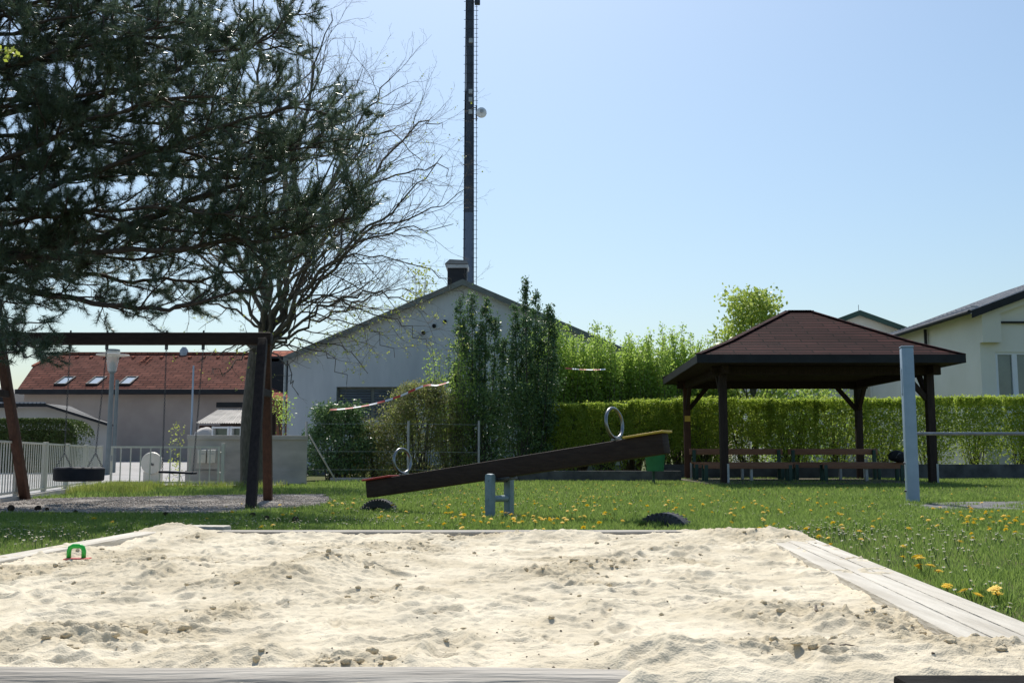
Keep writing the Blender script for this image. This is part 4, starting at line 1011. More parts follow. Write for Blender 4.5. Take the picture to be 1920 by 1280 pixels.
for px0, px1, lab in ((397, 428, 'open fronted pale cupboard under the shed roof, the left one'), (432, 452, 'narrow pale glazed cupboard under the shed roof, the right one')):
    a_, b_ = at(px0, 799, 28.4), at(px1, 822, 28.4); cx_, w_ = (a_.x + b_.x) / 2, b_.x - a_.x
    t = thing('cupboard', lab, 'cupboard', (cx_, 28.4, 0), 'cupboards in the shed')
    fr = MB(); H_ = a_.z
    for sx in (-1, 1): fr.box((cx_ + sx * (w_ / 2 - .02), 28.6, H_ / 2), (.04, .4, H_))
    fr.box((cx_, 28.6, H_ - .03), (w_ - .08, .4, .05)); fr.build('carcass', M['white'], t)
    MB().box((cx_, 28.7, H_ / 2), (w_ - .09, .1, H_ - .1)).build('door', M['winglass'], t)
V, F = lump((at(386, 812, 29.4).x, 29.4, 1.15), (.35, .3, .35), 8)
tag(npmesh('sack', V, F, M['concrete'], smooth=True, loc=(at(386, 812, 29.4).x, 29.4, .8)), 'pale covered heap under the shed roof beside the left cupboard', 'heap')

# ------------------------------------------------------------ grey hall with mast
AD = 38.0
ap = at(868, 531, AD); el = at(546, 671, AD); er_x = 2 * ap.x - el.x + .25
xl = at(540, 700, AD).x
ha = thing('grey_hall', 'large grey rendered hall with wide gable and shuttered window', 'hall', (ap.x, AD + 6, 0))
w0, w1 = at(631, 725, AD), at(752, 788, AD)
W = er_x - xl
hole = [(w0.x - xl, w1.z), (w1.x - xl, w1.z), (w1.x - xl, w0.z), (w0.x - xl, w0.z)]
mb = MB(); mb.wall([(0, .35), (W, .35), (W, el.z - .05), (ap.x - xl, ap.z - .08), (0, el.z - .05)], [hole], (xl, AD, 0), (1, 0, 0), (0, -1, 0), .35)
mb.box((xl + .15, AD + 6, el.z / 2), (.296, 11.3, el.z - .12)); mb.box((er_x - .15, AD + 6, el.z / 2), (.296, 11.3, el.z - .12)); mb.box(((xl + er_x) / 2, AD + 11.8, el.z / 2), (W, .3, el.z - .1))
mb.build('wall', M['hallwall'], ha)
MB().box(((xl + er_x) / 2, AD + .17, .2), (W - .06, .3, .44)).build('plinth', M['plinth'], ha)
rfm = MB()
for sx, ex in ((-1, xl - .12), (1, er_x + .25)):
    a_ = Vector((ap.x, AD - .25, ap.z)); b_ = Vector((ex, AD - .25, el.z - (.07 if sx < 0 else .15)))
    rfm.add([a_, b_, b_ + Vector((0, 12.6, 0)), a_ + Vector((0, 12.6, 0))] + [v + Vector((0, 0, .1)) for v in (a_, b_, b_ + Vector((0, 12.6, 0)), a_ + Vector((0, 12.6, 0)))], [(0, 1, 2, 3), (4, 5, 6, 7), (0, 1, 5, 4), (1, 2, 6, 5), (2, 3, 7, 6)])
rfm.build('roof', M['greyroof'], ha)
vg = MB()
for ex, dz in ((xl - .13, .07), (er_x + .26, .15)):
    a_ = Vector((ap.x, AD - .27, ap.z + .03)); b_ = Vector((ex, AD - .27, el.z - dz + .03))
    vg.prism([a_ + Vector((0, 0, .08)), b_ + Vector((0, 0, .08)), b_ - Vector((0, 0, .14)), a_ - Vector((0, 0, .14))], (0, -.03, 0))
vg.build('verge_boards', M['hallfascia'], ha)
gu = MB().tube([(xl - .22, AD - .3, el.z - .14), (xl - .22, AD + 12, el.z - .14)], .07, 8); gu.build('gutter', M['fascia'], ha, smooth=40)
dpz = el.z - .1; MB().tube([(xl - .1, AD - .05, dpz), (xl - .1, AD - .05, .1)], .05, 10).build('downpipe', M['graymetal'], ha, smooth=40)
wf_ = MB(); ww = w1.x - w0.x; wh = w0.z - w1.z; wc = (w0 + w1) / 2
wf_.box((wc.x, AD + .2, w0.z - .04), (ww, .06, .08)); wf_.box((wc.x, AD + .2, w1.z + .04), (ww, .06, .08))
for x_ in (w0.x + .04, w1.x - .04, w0.x + ww * .55): wf_.box((x_, AD + .2, wc.z), (.08 if x_ != w0.x + ww * .55 else .12, .055, wh - .16))
wo = wf_.build('window', M['hallfascia'], ha)
MB().box((wc.x, AD + .26, wc.z), (ww, .02, wh)).build('pane', M['darkglass'], wo)
bl = MB(); nsl = 18
for i in range(nsl):
    z_ = w1.z + .1 + (wh - .2) * i / (nsl - 1)
    for x0_, x1_ in ((w0.x + .09, w0.x + ww * .55 - .07), (w0.x + ww * .55 + .07, w1.x - .09)): bl.box(((x0_ + x1_) / 2, AD + .14, z_), (x1_ - x0_, .045, .006), Matrix.Rotation(R(38), 3, 'X'))
bl.build('blind', M['blind'], wo)
for px_, py_ in ((794, 624), (814, 611), (834, 603)):
    c = at(px_, py_, AD - .02); rv = Matrix.Rotation(R(90), 3, 'X')
    v_ = MB().lathe([(.075, 0), (.075, .05), (.055, .06), (.05, .02), (0, .02)], c, n=20, rot=rv).build('vent', M['fascia'], ha, smooth=40)
ch = at(858, 520, AD + 3.2); cz = ap.z - .3
chm = MB().box((ch.x, AD + 3.2, (cz + at(960, 504, AD + 3).z) / 2), (.78, .78, at(960, 504, AD + 3).z - cz)).build('chimney', M['fascia'], ha)
z1 = at(960, 504, AD + 3).z
MB().box((ch.x, AD + 3.2, z1 + .07), (.9, .9, .14), None, .01).build('chimney_band', M['graymetal'], chm)
MB().prism([(ch.x - .5, AD + 2.7, z1 + .16), (ch.x + .45, AD + 2.7, z1 + .16), (ch.x + .38, AD + 2.7, z1 + .3), (ch.x - .3, AD + 2.7, z1 + .34)], (0, 1, 0)).build('chimney_cap', M['plinth'], chm)
# mast
MD = 53.0; mx = at(879, 500, MD).x
ms = thing('radio_mast', 'tall dark steel mast with ladder and small dish behind the hall', 'mast', (mx, MD, 0))
zs = [0, at(960, 330, MD).z, at(960, 185, MD).z, at(960, 165, MD).z, 27]
rr_ = [.29, .28, .26, .2, .19]
MB().tube([(mx, MD, zs[0]), (mx, MD, at(960, 400, MD).z)], [.3, .265], 16).build('lower_pole', M['mastlow'], ms, smooth=40)
MB().tube([(mx, MD, at(960, 400, MD).z), (mx - .0, MD, zs[2]), (mx, MD, zs[3]), (mx, MD, zs[4])], [.262, .235, .2, .19], 16).build('upper_pole', M['mast'], ms, smooth=40)
ld = MB(); lx0 = mx + .26
for dx in (0, .16): ld.tube([(lx0 + dx, MD - .12, 3), (lx0 + dx - .06, MD - .12, 27)], .018, 5)
for i in range(44):
    z_ = 5 + i * .5; ld.tube([(lx0 - .58 , MD - .2, z_), (lx0 + .2, MD - .2, z_)], .014, 4)
    ld.tube([(lx0, MD - .12, z_ + .25), (lx0 + .16, MD - .12, z_ + .25)], .012, 4)
ld.build('ladder', M['mast'], ms)
MB().tube([(mx - .27, MD - .1, 6), (mx - .24, MD - .1, at(960, 200, MD).z), (mx - .2, MD - .1, 26)], .03, 6).build('cable', M['fascia'], ms)
dz_ = at(960, 215, MD).z; dx_ = at(903, 215, MD).x
di = MB().lathe([(0, -.1), (.16, -.08), (.27, 0), (.28, .03), (.27, .12), (.2, .17), (0, .18)], (dx_, MD - .25, dz_), n=28, rot=Matrix.Rotation(R(90), 3, 'X')); di.build('dish', M['white'], ms, smooth=40)
MB().box((dx_ + .02, MD - .46, dz_ + .03), (.18, .04, .18), None, .01).build('dish_box', M['graymetal'], ms)
br = MB(); br.tube([(dx_ - .27, MD - .2, dz_ - .42), (dx_ - .27, MD - .2, dz_ + .42)], .04, 8)
for s_ in (-.3, .3): br.tube([(mx, MD - .2, dz_ + s_), (dx_ - .27, MD - .2, dz_ + s_)], .025, 6)
br.build('dish_bracket', M['mast'], ms)
for zz in (190, 213, 175, 80): MB().box((mx + .06, MD - .24, at(960, zz, MD).z), (.2, .12, .24)).build('junction_box', M['graymetal'], ms)
q = at(895, 4, MD); MB().box((q.x, MD, q.z), (.3, .25, .3), None, .04).tube([(mx, MD, q.z), (q.x, MD, q.z)], .03, 6).build('camera_head', M['mast'], ms)

# ------------------------------------------------------------ right building and rear gable
RD = 34.0; cx0 = at(1835, 600, RD).x; cz0 = at(960, 583, RD).z; RD2 = 41.0
rb_ = thing('cream_building', 'cream rendered building with low pitched grey roof at the right edge', 'building', (cx0 + 4, RD + 4, 0))
TP = .37; GW = 12.0; apx = cx0 + 6.0
wz0, wz1 = at(1870, 745, RD).z, at(1870, 660, RD).z; wx0 = at(1868, 700, RD).x - cx0; wx1 = wx0 + 1.3
mb = MB()
mb.wall([(0, 0), (GW, 0), (GW, cz0), (6.0, cz0 + 6.0 * TP), (0, cz0)], [[(wx0, wz0), (wx1, wz0), (wx1, wz1), (wx0, wz1)], [(5.2, wz0), (6.9, wz0), (6.9, wz1), (5.2, wz1)]], (cx0, RD, 0), (1, 0, 0), (0, -1, 0), .3)
mb.box((cx0 + .15, RD + 5.3, cz0 / 2), (.3, 10, cz0 - .02)); mb.box((cx0 + GW - .15, RD + 5.3, cz0 / 2), (.3, 10, cz0 - .02)); mb.box((cx0 + GW / 2, RD + 10.5, cz0 / 2), (GW, .3, cz0 - .02))
mb.build('wall', M['creamwall'], rb_)
pz = at(960, 643, RD).z
MB().prism([(cx0 - .003, RD - .25, pz), (cx0 + .62, RD - .25, pz), (cx0 + .62, RD - .25, cz0 + .2), (cx0 - .003, RD - .25, cz0 - .02)], (0, .248, 0)).build('pilaster', M['creamwall'], rb_)
nz0 = at(960, 603, RD).z
MB().prism([(cx0 + .62, RD - .02, nz0), (cx0 + 8, RD - .02, nz0), (cx0 + 8, RD - .02, nz0 - .06), (cx0 + .62, RD - .02, nz0 - .06)], (0, -.1, 0)).build('ledge', M['fascia'], rb_)
MB().prism([(cx0 + .62, RD - .25, cz0 + .2), (cx0 + .62, RD - .25, nz0 + .25), (cx0 + 6, RD - .25, nz0 + .25 + 5.4 * TP), (cx0 + 6, RD - .25, cz0 + 6 * TP - .02)], (0, .246, 0)).build('gable_band', M['creamwall'], rb_)
rm = MB()
for sx, ex in ((-1, cx0 - .45), (1, cx0 + GW + .45)):
    a_ = Vector((apx, RD - .5, cz0 + 6 * TP + .05)); b_ = Vector((ex, RD - .5, cz0 - .45 * TP + .05)); dy = Vector((0, 11.6, 0))
    rm.add([a_, b_, b_ + dy, a_ + dy] + [v + Vector((0, 0, .07)) for v in (a_, b_, b_ + dy, a_ + dy)], [(0, 1, 2, 3), (4, 5, 6, 7), (1, 2, 6, 5), (2, 3, 7, 6), (0, 1, 5, 4)])
rm.build('roof', M['greyroof'], rb_)
vb = MB(); a_ = Vector((apx, RD - .51, cz0 + 6 * TP + .12)); b_ = Vector((cx0 - .46, RD - .51, cz0 - .46 * TP + .12)); b2 = Vector((cx0 + GW + .46, RD - .51, cz0 - .46 * TP + .12))
for q in (b_, b2): vb.prism([a_, q, q - Vector((0, 0, .26)), a_ - Vector((0, 0, .26))], (0, -.03, 0))
vb.build('verge_board', M['fascia'], rb_)
MB().tube([(cx0 - .52, RD - .5, cz0 - .1), (cx0 - .52, RD + 11, cz0 - .1)], .075, 10).build('gutter', M['fascia'], rb_, smooth=40)
rbs = MB()
for i in range(60):
    y_ = RD - .4 + i * .19
    if i % 2 == 0: rbs.box((cx0 - .3, y_, cz0 + .09), (.25, .05, .05))
for i in range(40): 
    y_ = RD - .45 + i * .29; rbs.bar((cx0 - .44, y_, cz0 - .44 * TP + .135), (apx, y_, cz0 + 6 * TP + .135), .03, .03)
rbs.build('roof_ribs', M['greyroof'], rb_)
dp_y = RD + 4.2; MB().tube([(cx0 - .1, dp_y, cz0 - .1), (cx0 - .1, dp_y, 0)], .06, 8).build('downpipe', M['fascia'], rb_, smooth=40)
for u0, u1 in ((wx0, wx1), (5.2, 6.9)):
    f_ = MB(); xa, xb = cx0 + u0, cx0 + u1; zc = (wz0 + wz1) / 2
    f_.box(((xa + xb) / 2, RD + .08, wz1 - .04), (xb - xa, .07, .08)); f_.box(((xa + xb) / 2, RD + .08, wz0 + .04), (xb - xa, .07, .08))
    for x_ in (xa + .05, xb - .05, (xa + xb) / 2 - .04, (xa + xb) / 2 + .045): f_.box((x_, RD + .08, zc), (.085, .068, wz1 - wz0 - .16))
    fo = f_.build('window', M['white'], rb_)
    MB().box(((xa + xb) / 2, RD + .12, zc), (xb - xa, .015, wz1 - wz0)).build('pane', M['winglass'], fo)
    MB().box(((xa + xb) / 2, RD - .05, wz0 - .02), (xb - xa + .16, .14, .05)).build('sill', M['white'], fo)

BD = 46.0; px_c = at(1608, 586, BD).x; bzp = at(960, 590, BD).z; hw = 4.2; bze = bzp - hw * .37
rg_ = thing('rear_building', 'cream gabled wing with dark verge rising behind the gazebo roof', 'building', (px_c, BD + 4, 0))
mb = MB(); mb.wall([(0, 0), (2 * hw, 0), (2 * hw, bze), (hw, bzp), (0, bze)], [], (px_c - hw, BD, 0), (1, 0, 0), (0, -1, 0), .3)
mb.box((px_c - hw + .15, BD + 4, bze / 2), (.3, 7.4, bze - .02)); mb.build('wall', M['creamwall'], rg_)
rm = MB(); vb = MB()
for sx in (-1, 1):
    a_ = Vector((px_c, BD - .3, bzp + .05)); b_ = Vector((px_c + sx * (hw + .4), BD - .3, bze - .4 * .37 + .05)); dy = Vector((0, 9, 0))
    rm.add([a_, b_, b_ + dy, a_ + dy] + [v + Vector((0, 0, .08)) for v in (a_, b_, b_ + dy, a_ + dy)], [(0, 1, 2, 3), (4, 5, 6, 7), (1, 2, 6, 5), (0, 1, 5, 4)])
    vb.prism([a_ + Vector((0, -.01, .12)), b_ + Vector((0, -.01, .12)), b_ - Vector((0, .01, .12)), a_ - Vector((0, .01, .12))], (0, -.03, 0))
rm.build('roof', M['greyroof'], rg_); vb.build('verge_board', M['dkgreen'], rg_)
MB().tube([(px_c + .05, BD, bzp), (px_c + .05, BD, bzp + .45)], .012, 5).build('lightning_rod', M['mast'], rg_)

# ------------------------------------------------------------ foliage tools
def quads_leaf(P, size, rng, N=None, aspect=.6, upb=0.0):
    n = len(P); a = rng.normal(size=(n, 3)); a /= np.linalg.norm(a, axis=1)[:, None]
    b = rng.normal(size=(n, 3)); b -= a * (a * b).sum(1)[:, None]; b /= np.linalg.norm(b, axis=1)[:, None]
    s = size * rng.uniform(.6, 1.3, n); L = a * s[:, None]; Wd = b * (s * aspect * .5)[:, None]
    V = np.stack([P - L * .5, P + Wd + L * .05, P + L * .5, P - Wd + L * .05], 1).reshape(-1, 3)
    i = np.arange(n) * 4
    return V, np.stack([i, i + 1, i + 2, i + 3], 1)
class Tubes:
    """many thin branches in one mesh"""
    def __init__(s, n=4): s.n = n; s.V = []; s.F = []; s.k = 0
    def add(s, pts, rad, n=None):
        n = n or s.n; pts = np.asarray(pts, float); rad = np.asarray(rad, float); m_ = len(pts)
        t = np.gradient(pts, axis=0); t /= np.linalg.norm(t, axis=1)[:, None] + 1e-9
        ref = np.array([0, 0, 1.0]) if abs(t[0, 2]) < .9 else np.array([1.0, 0, 0])
        u = np.cross(t, ref); u /= np.linalg.norm(u, axis=1)[:, None] + 1e-9; v = np.cross(t, u)
        a = np.arange(n) * 2 * np.pi / n
        ring = pts[:, None, :] + rad[:, None, None] * (np.cos(a)[None, :, None] * u[:, None, :] + np.sin(a)[None, :, None] * v[:, None, :])
        s.V.append(ring.reshape(-1, 3))
        i = np.arange(m_ - 1)[:, None] * n; j = np.arange(n)[None, :]; j2 = (j + 1) % n
        s.F.append((np.stack([i + j, i + j2, i + n + j2, i + n + j], -1).reshape(-1, 4) + s.k)); s.k += m_ * n
    def build(s, name, m_, parent=None, smooth=True): return npmesh(name, np.concatenate(s.V), np.concatenate(s.F), m_, parent, smooth)
def spline(P, k=6):
    P = [np.array(p, float) for p in P]; P = [2 * P[0] - P[1]] + P + [2 * P[-1] - P[-2]]; out = []
    for i in range(1, len(P) - 2):
        for j in range(k):
            t = j / k; p0_, p1_, p2_, p3_ = P[i - 1], P[i], P[i + 1], P[i + 2]
            out.append(.5 * ((2 * p1_) + (-p0_ + p2_) * t + (2 * p0_ - 5 * p1_ + 4 * p2_ - p3_) * t * t + (-p0_ + 3 * p1_ - 3 * p2_ + p3_) * t**3))
    out.append(P[-2]); return np.array(out)
def unit(v): return v / (np.linalg.norm(v) + 1e-9)
def rnd_perp(t, rng):
    v = rng.normal(size=3); v -= t * np.dot(v, t); return unit(v)
def wander(p, d, L, nseg, rng, wob=.15, lift=0.0):
    pts = [p]; d = unit(d)
    for i in range(nseg):
        d = unit(d + rng.normal(size=3) * wob + np.array([0, 0, lift])); p = p + d * (L / nseg); pts.append(p)
    return np.array(pts)

# ------------------------------------------------------------ pine
rng = np.random.RandomState(77)
tr = np.array([-8.9, 14.2, 0.0])
pine = thing('pine_tree', 'large dark pine whose boughs overhang the swings from the left', 'tree', tuple(tr))
T = Tubes(8); T.add(spline([(tr[0], tr[1], -.1), (tr[0] + .1, tr[1], 2), (tr[0] + .05, tr[1] + .1, 5), (tr[0] + .2, tr[1], 8), (tr[0] + .2, tr[1] + .1, 11)]), np.linspace(.3, .07, 25), 12)
T.build('trunk', M['pinebark'], pine)
BR = Tubes(5); TUFT = []
def tufts_on(pts, rng, n=3, frac=.5):
    m_ = len(pts)
    for k in range(n):
        t = 1 - frac * k / n; i = min(m_ - 2, int(t * (m_ - 1))); f = t * (m_ - 1) - i
        TUFT.append((pts[i] * (1 - f) + pts[i + 1] * f, unit(pts[i + 1] - pts[i] + rng.normal(size=3) * .25 * np.linalg.norm(pts[i + 1] - pts[i])), 1.0 if k == 0 else .8))
def pine_limb(P, r0, dens=1.0, rng=rng, tip=.012, start=0.0):
    pts = spline(P, 6); n = len(pts); wob = fbm(np.arange(n) * .35 + rng.rand() * 99, np.zeros(n) + .5, 3, 2)
    pts[1:-1, 2] += wob[1:-1] * .1
    L = np.linalg.norm(np.diff(pts, axis=0), axis=1).sum(); BR.add(pts, np.linspace(r0 * .6, tip * .8, n), 7)
    cum = np.concatenate([[0], np.cumsum(np.linalg.norm(np.diff(pts, axis=0), axis=1))])
    s = max(.9 * rng.rand() + .5, start * L)
    while s < L:
        i = min(n - 2, np.searchsorted(cum, s) - 1); t = unit(pts[i + 1] - pts[i]); f = s / L
        p = pts[i] + (pts[i + 1] - pts[i]) * ((s - cum[i]) / (cum[i + 1] - cum[i] + 1e-9))
        side_ = rnd_perp(t, rng); side_[2] = side_[2] * .6 + .08
        d = unit(t * rng.uniform(.5, 1.0) + unit(side_) * rng.uniform(.5, 1.0)); l = rng.uniform(.5, 1.25) * (1.15 - .6 * f)
        sub = wander(p, d, l, 6, rng, .13, .035); BR.add(sub, np.linspace(.016 * (1.3 - .6 * f), .005, 7), 4)
        m2 = int(rng.uniform(3, 8) * l * 1.5) + 1
        for q in range(m2):
            k = rng.randint(1, 6); tt = unit(sub[k] - sub[k - 1]); dd = unit(tt * .8 + rnd_perp(tt, rng) * rng.uniform(.5, .9) + np.array([0, 0, .2]))
            tw = wander(sub[k], dd, rng.uniform(.18, .45), 4, rng, .2, .06); BR.add(tw, np.linspace(.006, .0035, 5), 3)
            if rng.rand() < dens: tufts_on(tw, rng, 3, .75)
        if rng.rand() < dens: tufts_on(sub, rng, 2, .3)
        s += rng.uniform(.11, .26)
    tufts_on(pts, rng, 3, .12)
def pl(D0, D1, *pix):
    n = len(pix); out = [(tr[0], tr[1], at(-246, pix[0][1], 14).z)]
    for i, (a, b) in enumerate(pix[1:]):
        out.append(tuple(at(a, b, D0 + (D1 - D0) * (i + 1) / (n - 1))))
    return out
pine_limb(pl(14, 13.2, (0, 545), (0, 538), (150, 566), (270, 580), (360, 574), (440, 548), (500, 540)), .085, .75)
pine_limb(pl(14.5, 15.2, (0, 470), (0, 505), (200, 522), (330, 527), (460, 505), (590, 470)), .07)
pine_limb(pl(14, 14.0, (0, 470), (0, 468), (150, 455), (280, 408), (420, 355), (530, 320), (570, 240), (606, 190)), .11)
pine_limb(pl(14, 12.6, (0, 400), (0, 375), (150, 330), (300, 280), (430, 230), (560, 200), (610, 215)), .08)
pine_limb(pl(14, 14.9, (0, 300), (0, 220), (200, 180), (330, 130), (440, 110), (510, 60), (545, 40)), .09)
pine_limb(pl(14, 13.4, (0, 100), (0, 30), (150, -20), (280, -30), (370, -10)), .06)
pine_limb(pl(14, 13.0, (0, 500), (60, 480), (250, 470), (420, 450), (550, 440), (640, 415), (680, 395)), .08)
pine_limb(pl(14, 15.6, (0, 360), (60, 310), (260, 330), (450, 330), (570, 300), (650, 275)), .08)
pine_limb(pl(14, 12.2, (0, 200), (0, 130), (150, 90), (260, 60), (340, 30)), .06)
pine_limb(pl(14, 15.2, (0, 150), (0, 100), (150, 60), (300, 70), (420, 60), (480, 90), (545, 90)), .07)
pine_limb(pl(14, 16.2, (0, 440), (0, 440), (200, 430), (380, 420), (500, 430), (600, 400)), .07)
pine_limb(pl(14, 12.3, (0, 350), (0, 300), (140, 240), (260, 200), (380, 180), (470, 200)), .07)
pine_limb(pl(14, 16.3, (0, 250), (0, 190), (180, 220), (330, 230), (450, 200), (530, 160)), .07)
pine_limb(pl(14, 12.0, (0, 580), (-20, 560), (0, 600), (30, 640), (45, 670)), .04, 1.0)
pine_limb(pl(14, 12.8, (0, 430), (0, 420), (150, 400), (300, 385), (420, 400), (520, 400)), .06)
pine_limb(pl(14, 15.8, (0, 510), (0, 490), (150, 480), (300, 480), (430, 460), (520, 480)), .06)
pine_limb(pl(14, 13.6, (0, 20), (0, -60), (120, -100), (260, -90)), .06)
pine_limb(pl(14, 12.6, (0, 60), (-20, 20), (60, 40), (160, 30), (240, 10)), .05)
pine_limb(pl(14, 14.8, (0, 380), (0, 340), (160, 270), (330, 300), (500, 260), (560, 270)), .06)
for D_, pix in ((13.2, [(0, 400), (100, 400), (400, 440), (560, 420), (640, 410), (695, 392)]), 
                (13.6, [(0, 260), (150, 260), (420, 300), (560, 280), (640, 225)]), (14.2, [(0, 90), (200, 80), (400, 100), (500, 70), (565, 20)]), 
                (13.3, [(0, 60), (60, 60), (160, 20), (260, 10), (330, -10)]), (14.8, [(0, 130), (60, 120), (160, 100), (260, 110), (380, 60)]), (15.4, [(0, -10), (80, 10), (200, 20), (330, 20), (400, 40)]),
                (14.9, [(0, 230), (60, 260), (180, 250), (300, 280), (420, 260)]), (12.7, [(0, 170), (60, 200), (160, 180), (260, 160), (330, 150)])):
    pine_limb(pl(14, D_, *pix), .05, 1.0, start=.62 if pix[-1][0] > 500 else .2)
# the rest of the crown, outside the picture, that shades the lawn
for i in range(16):
    a = rng.uniform(1.9, 5.0) if i < 11 else rng.uniform(-.6, 1.6); z0 = rng.uniform(3.5, 9.5) if i < 11 else rng.uniform(7.2, 10.5); L = rng.uniform(2.8, 4.6) * (1.15 - z0 / 14)
    p = np.array([tr[0], tr[1], z0]); d = np.array([math.cos(a), math.sin(a), .12])
    pine_limb([p, p + d * L * .4, p + d * L * .7 + np.array([0, 0, .05]), p + d * L + np.array([0, 0, .3])], .06, .9)
BR.build('branches', M['pinebark'], pine)
tp_ = np.array([t[0] for t in TUFT]); td = np.array([t[1] for t in TUFT]); ts = np.array([t[2] for t in TUFT])
NN = 54
def needles(tp_, td, ts, NN, rng):
    n = len(tp_); P = np.repeat(tp_, NN, 0) - np.repeat(td, NN, 0) * rng.uniform(0, .11, n * NN)[:, None]
    r = rng.normal(size=(n * NN, 3)); r /= np.linalg.norm(r, axis=1)[:, None]
    d = np.repeat(td, NN, 0) * rng.uniform(.35, 1.1, n * NN)[:, None] + r * .85; d /= np.linalg.norm(d, axis=1)[:, None]
    L = np.repeat(ts, NN) * rng.uniform(.075, .125, n * NN); s = np.cross(d, rng.normal(size=(n * NN, 3))); s /= np.linalg.norm(s, axis=1)[:, None]
    V = np.stack([P + s * .003, P - s * .003, P + d * L[:, None]], 1).reshape(-1, 3)
    return V, np.arange(len(V)).reshape(-1, 3)
V, F = needles(tp_, td, ts, NN, rng)
print('pine tufts', len(tp_))
npmesh('needles', V, F, M['needle'], pine)

# ------------------------------------------------------------ bare tree
rng = np.random.RandomState(101)
TD = 21.0
tb = onz(474, 912); tb = np.array([tb.x, tb.y, 0]); TD = tb[1]
bt = thing('bare_tree', 'wide leafless tree with fine twigs just coming into leaf', 'tree', tuple(tb))
T = Tubes(14)
fork = np.array(at(492, 640, TD))
base_pts = spline([tb + np.array([0, 0, -.1]), tb + np.array([0, 0, .25]), np.array(at(474, 800, TD)), np.array(at(483, 700, TD)), fork], 6)
rad = np.interp(np.linspace(0, 1, len(base_pts)), [0, .08, .2, .7, 1], [.42, .31, .28, .25, .25]); T.add(base_pts, rad, 16)
LV = Tubes(4); LEAF = []
def tree_branch(pts, r0, r1, lvl, dens, rng, maxl):
    n = len(pts); seg = np.linalg.norm(np.diff(pts, axis=0), axis=1); cum = np.concatenate([[0], np.cumsum(seg)]); L = cum[-1]
    (T if lvl <= 1 else LV).add(pts, np.linspace(r0, r1, n) * [.56, .52, .62, .8][lvl], [9, 6, 4, 3, 3, 3][lvl])
    if lvl >= maxl:
        return
    step = [.36, .22, .14, .12][min(lvl, 3)]; s = L * (.18 if lvl == 0 else .15) + rng.rand() * step
    sgn = 1
    while s < L * .98:
        i = min(n - 2, max(0, np.searchsorted(cum, s) - 1)); t = unit(pts[i + 1] - pts[i]); p = pts[i] + (pts[i + 1] - pts[i]) * ((s - cum[i]) / (seg[i] + 1e-9))
        f = s / L; rr = (r0 + (r1 - r0) * f) * .55
        d = unit(t * 1.0 + rnd_perp(t, rng) * rng.uniform(.5, .95))
        l = L * rng.uniform(.28, .5) * (1.15 - .75 * f)
        l = min(max(l, .15), [2.6, 1.3, .7, .35][min(lvl, 3)])
        c = wander(p, d, l, [8, 6, 5, 4][min(lvl, 3)], rng, .17, [.03, .02, .01, 0][min(lvl, 3)])
        tree_branch(c, rr, max(.0028, rr * .3), lvl + 1, dens, rng, maxl)
        if lvl >= 2 and c[-1][2] < 4.0 and rng.rand() < .75: LEAF.append(c[-1])
        elif lvl >= 2 and rng.rand() < .06: LEAF.append(c[-1])
        s += step * rng.uniform(.6, 1.4) / dens
limbs = [
    (.17, 0, [(500, 560), (500, 400), (490, 250), (485, 100), (480, -60)]),
    (.13, -.8, [(520, 560), (540, 420), (560, 280), (600, 120), (620, 20)]),
    (.14, .8, [(530, 570), (560, 480), (620, 340), (690, 210), (750, 130)]),
    (.11, 1.5, [(525, 600), (590, 480), (660, 380), (740, 280), (800, 230), (830, 240)]),
    (.10, -1.5, [(530, 600), (600, 510), (690, 430), (770, 360), (830, 290)]),
    (.10, 0.4, [(530, 615), (600, 530), (700, 430), (790, 400), (880, 350)]),
    (.08, -.6, [(525, 640), (570, 600), (630, 560), (700, 550), (760, 560), (800, 590)]),
    (.08, 1.2, [(522, 645), (560, 620), (610, 590), (680, 565), (740, 540), (790, 560)]),
    (.12, -2.0, [(490, 540), (460, 420), (420, 260), (380, 120), (350, 0)]),
    (.12, 1.8, [(480, 560), (430, 440), (380, 320), (330, 220), (270, 120)]),
    (.09, -1.0, [(475, 590), (420, 520), (350, 460), (280, 420), (210, 400)]),
    (.10, 2.6, [(500, 540), (520, 400), (560, 250), (590, 120), (580, -20)]),
    (.08, -2.6, [(505, 560), (570, 430), (660, 300), (730, 250), (790, 300)]),
    (.07, 1.0, [(470, 600), (410, 570), (350, 570), (290, 600)]),
    (.05, -1.4, [(500, 655), (540, 640), (600, 640), (650, 660), (690, 700)]),
    (.05, -1.0, [(480, 650), (440, 650), (400, 660), (370, 680)]),
    (.04, -1.2, [(530, 650), (570, 650), (620, 670), (650, 720)]),
    (.04, -.6, [(560, 590), (640, 600), (700, 620), (740, 670)]),
    (.04, -1.6, [(600, 560), (680, 580), (760, 610), (800, 650)]),
    (.035, -1.6, [(520, 670), (545, 700), (560, 740)]),
    (.035, -1.6, [(470, 660), (430, 690), (400, 700)]),
    (.04, .6, [(620, 500), (720, 480), (830, 520), (870, 560)]),
    (.06, 1.6, [(650, 380), (740, 330), (810, 310), (850, 330)]),
    (.06, -1.6, [(540, 500), (600, 350), (650, 220), (680, 130)]),
    (.09, -1.8, [(510, 590), (570, 500), (650, 460), (750, 430), (850, 420)]),
]
for r0, off, pix in limbs:
    n = len(pix); P = [fork + np.array([0, 0, -.15])]
    for i, (a, b) in enumerate(pix): P.append(np.array(at(a, b, TD + off * (i + 1) / n)))
    pts = spline(P, 4); pts[2:-1] += np.random.RandomState(int(r0 * 999) + n).normal(size=pts[2:-1].shape) * .055
    tree_branch(pts, r0, .012, 0, 1.0, rng, 3 if r0 > .06 else 3)
T.build('trunk', M['bark'], bt); LV.build('twigs', M['twig'], bt, smooth=False)
print('bare tree faces', sum(len(f) for f in LV.F), 'leaf spots', len(LEAF))
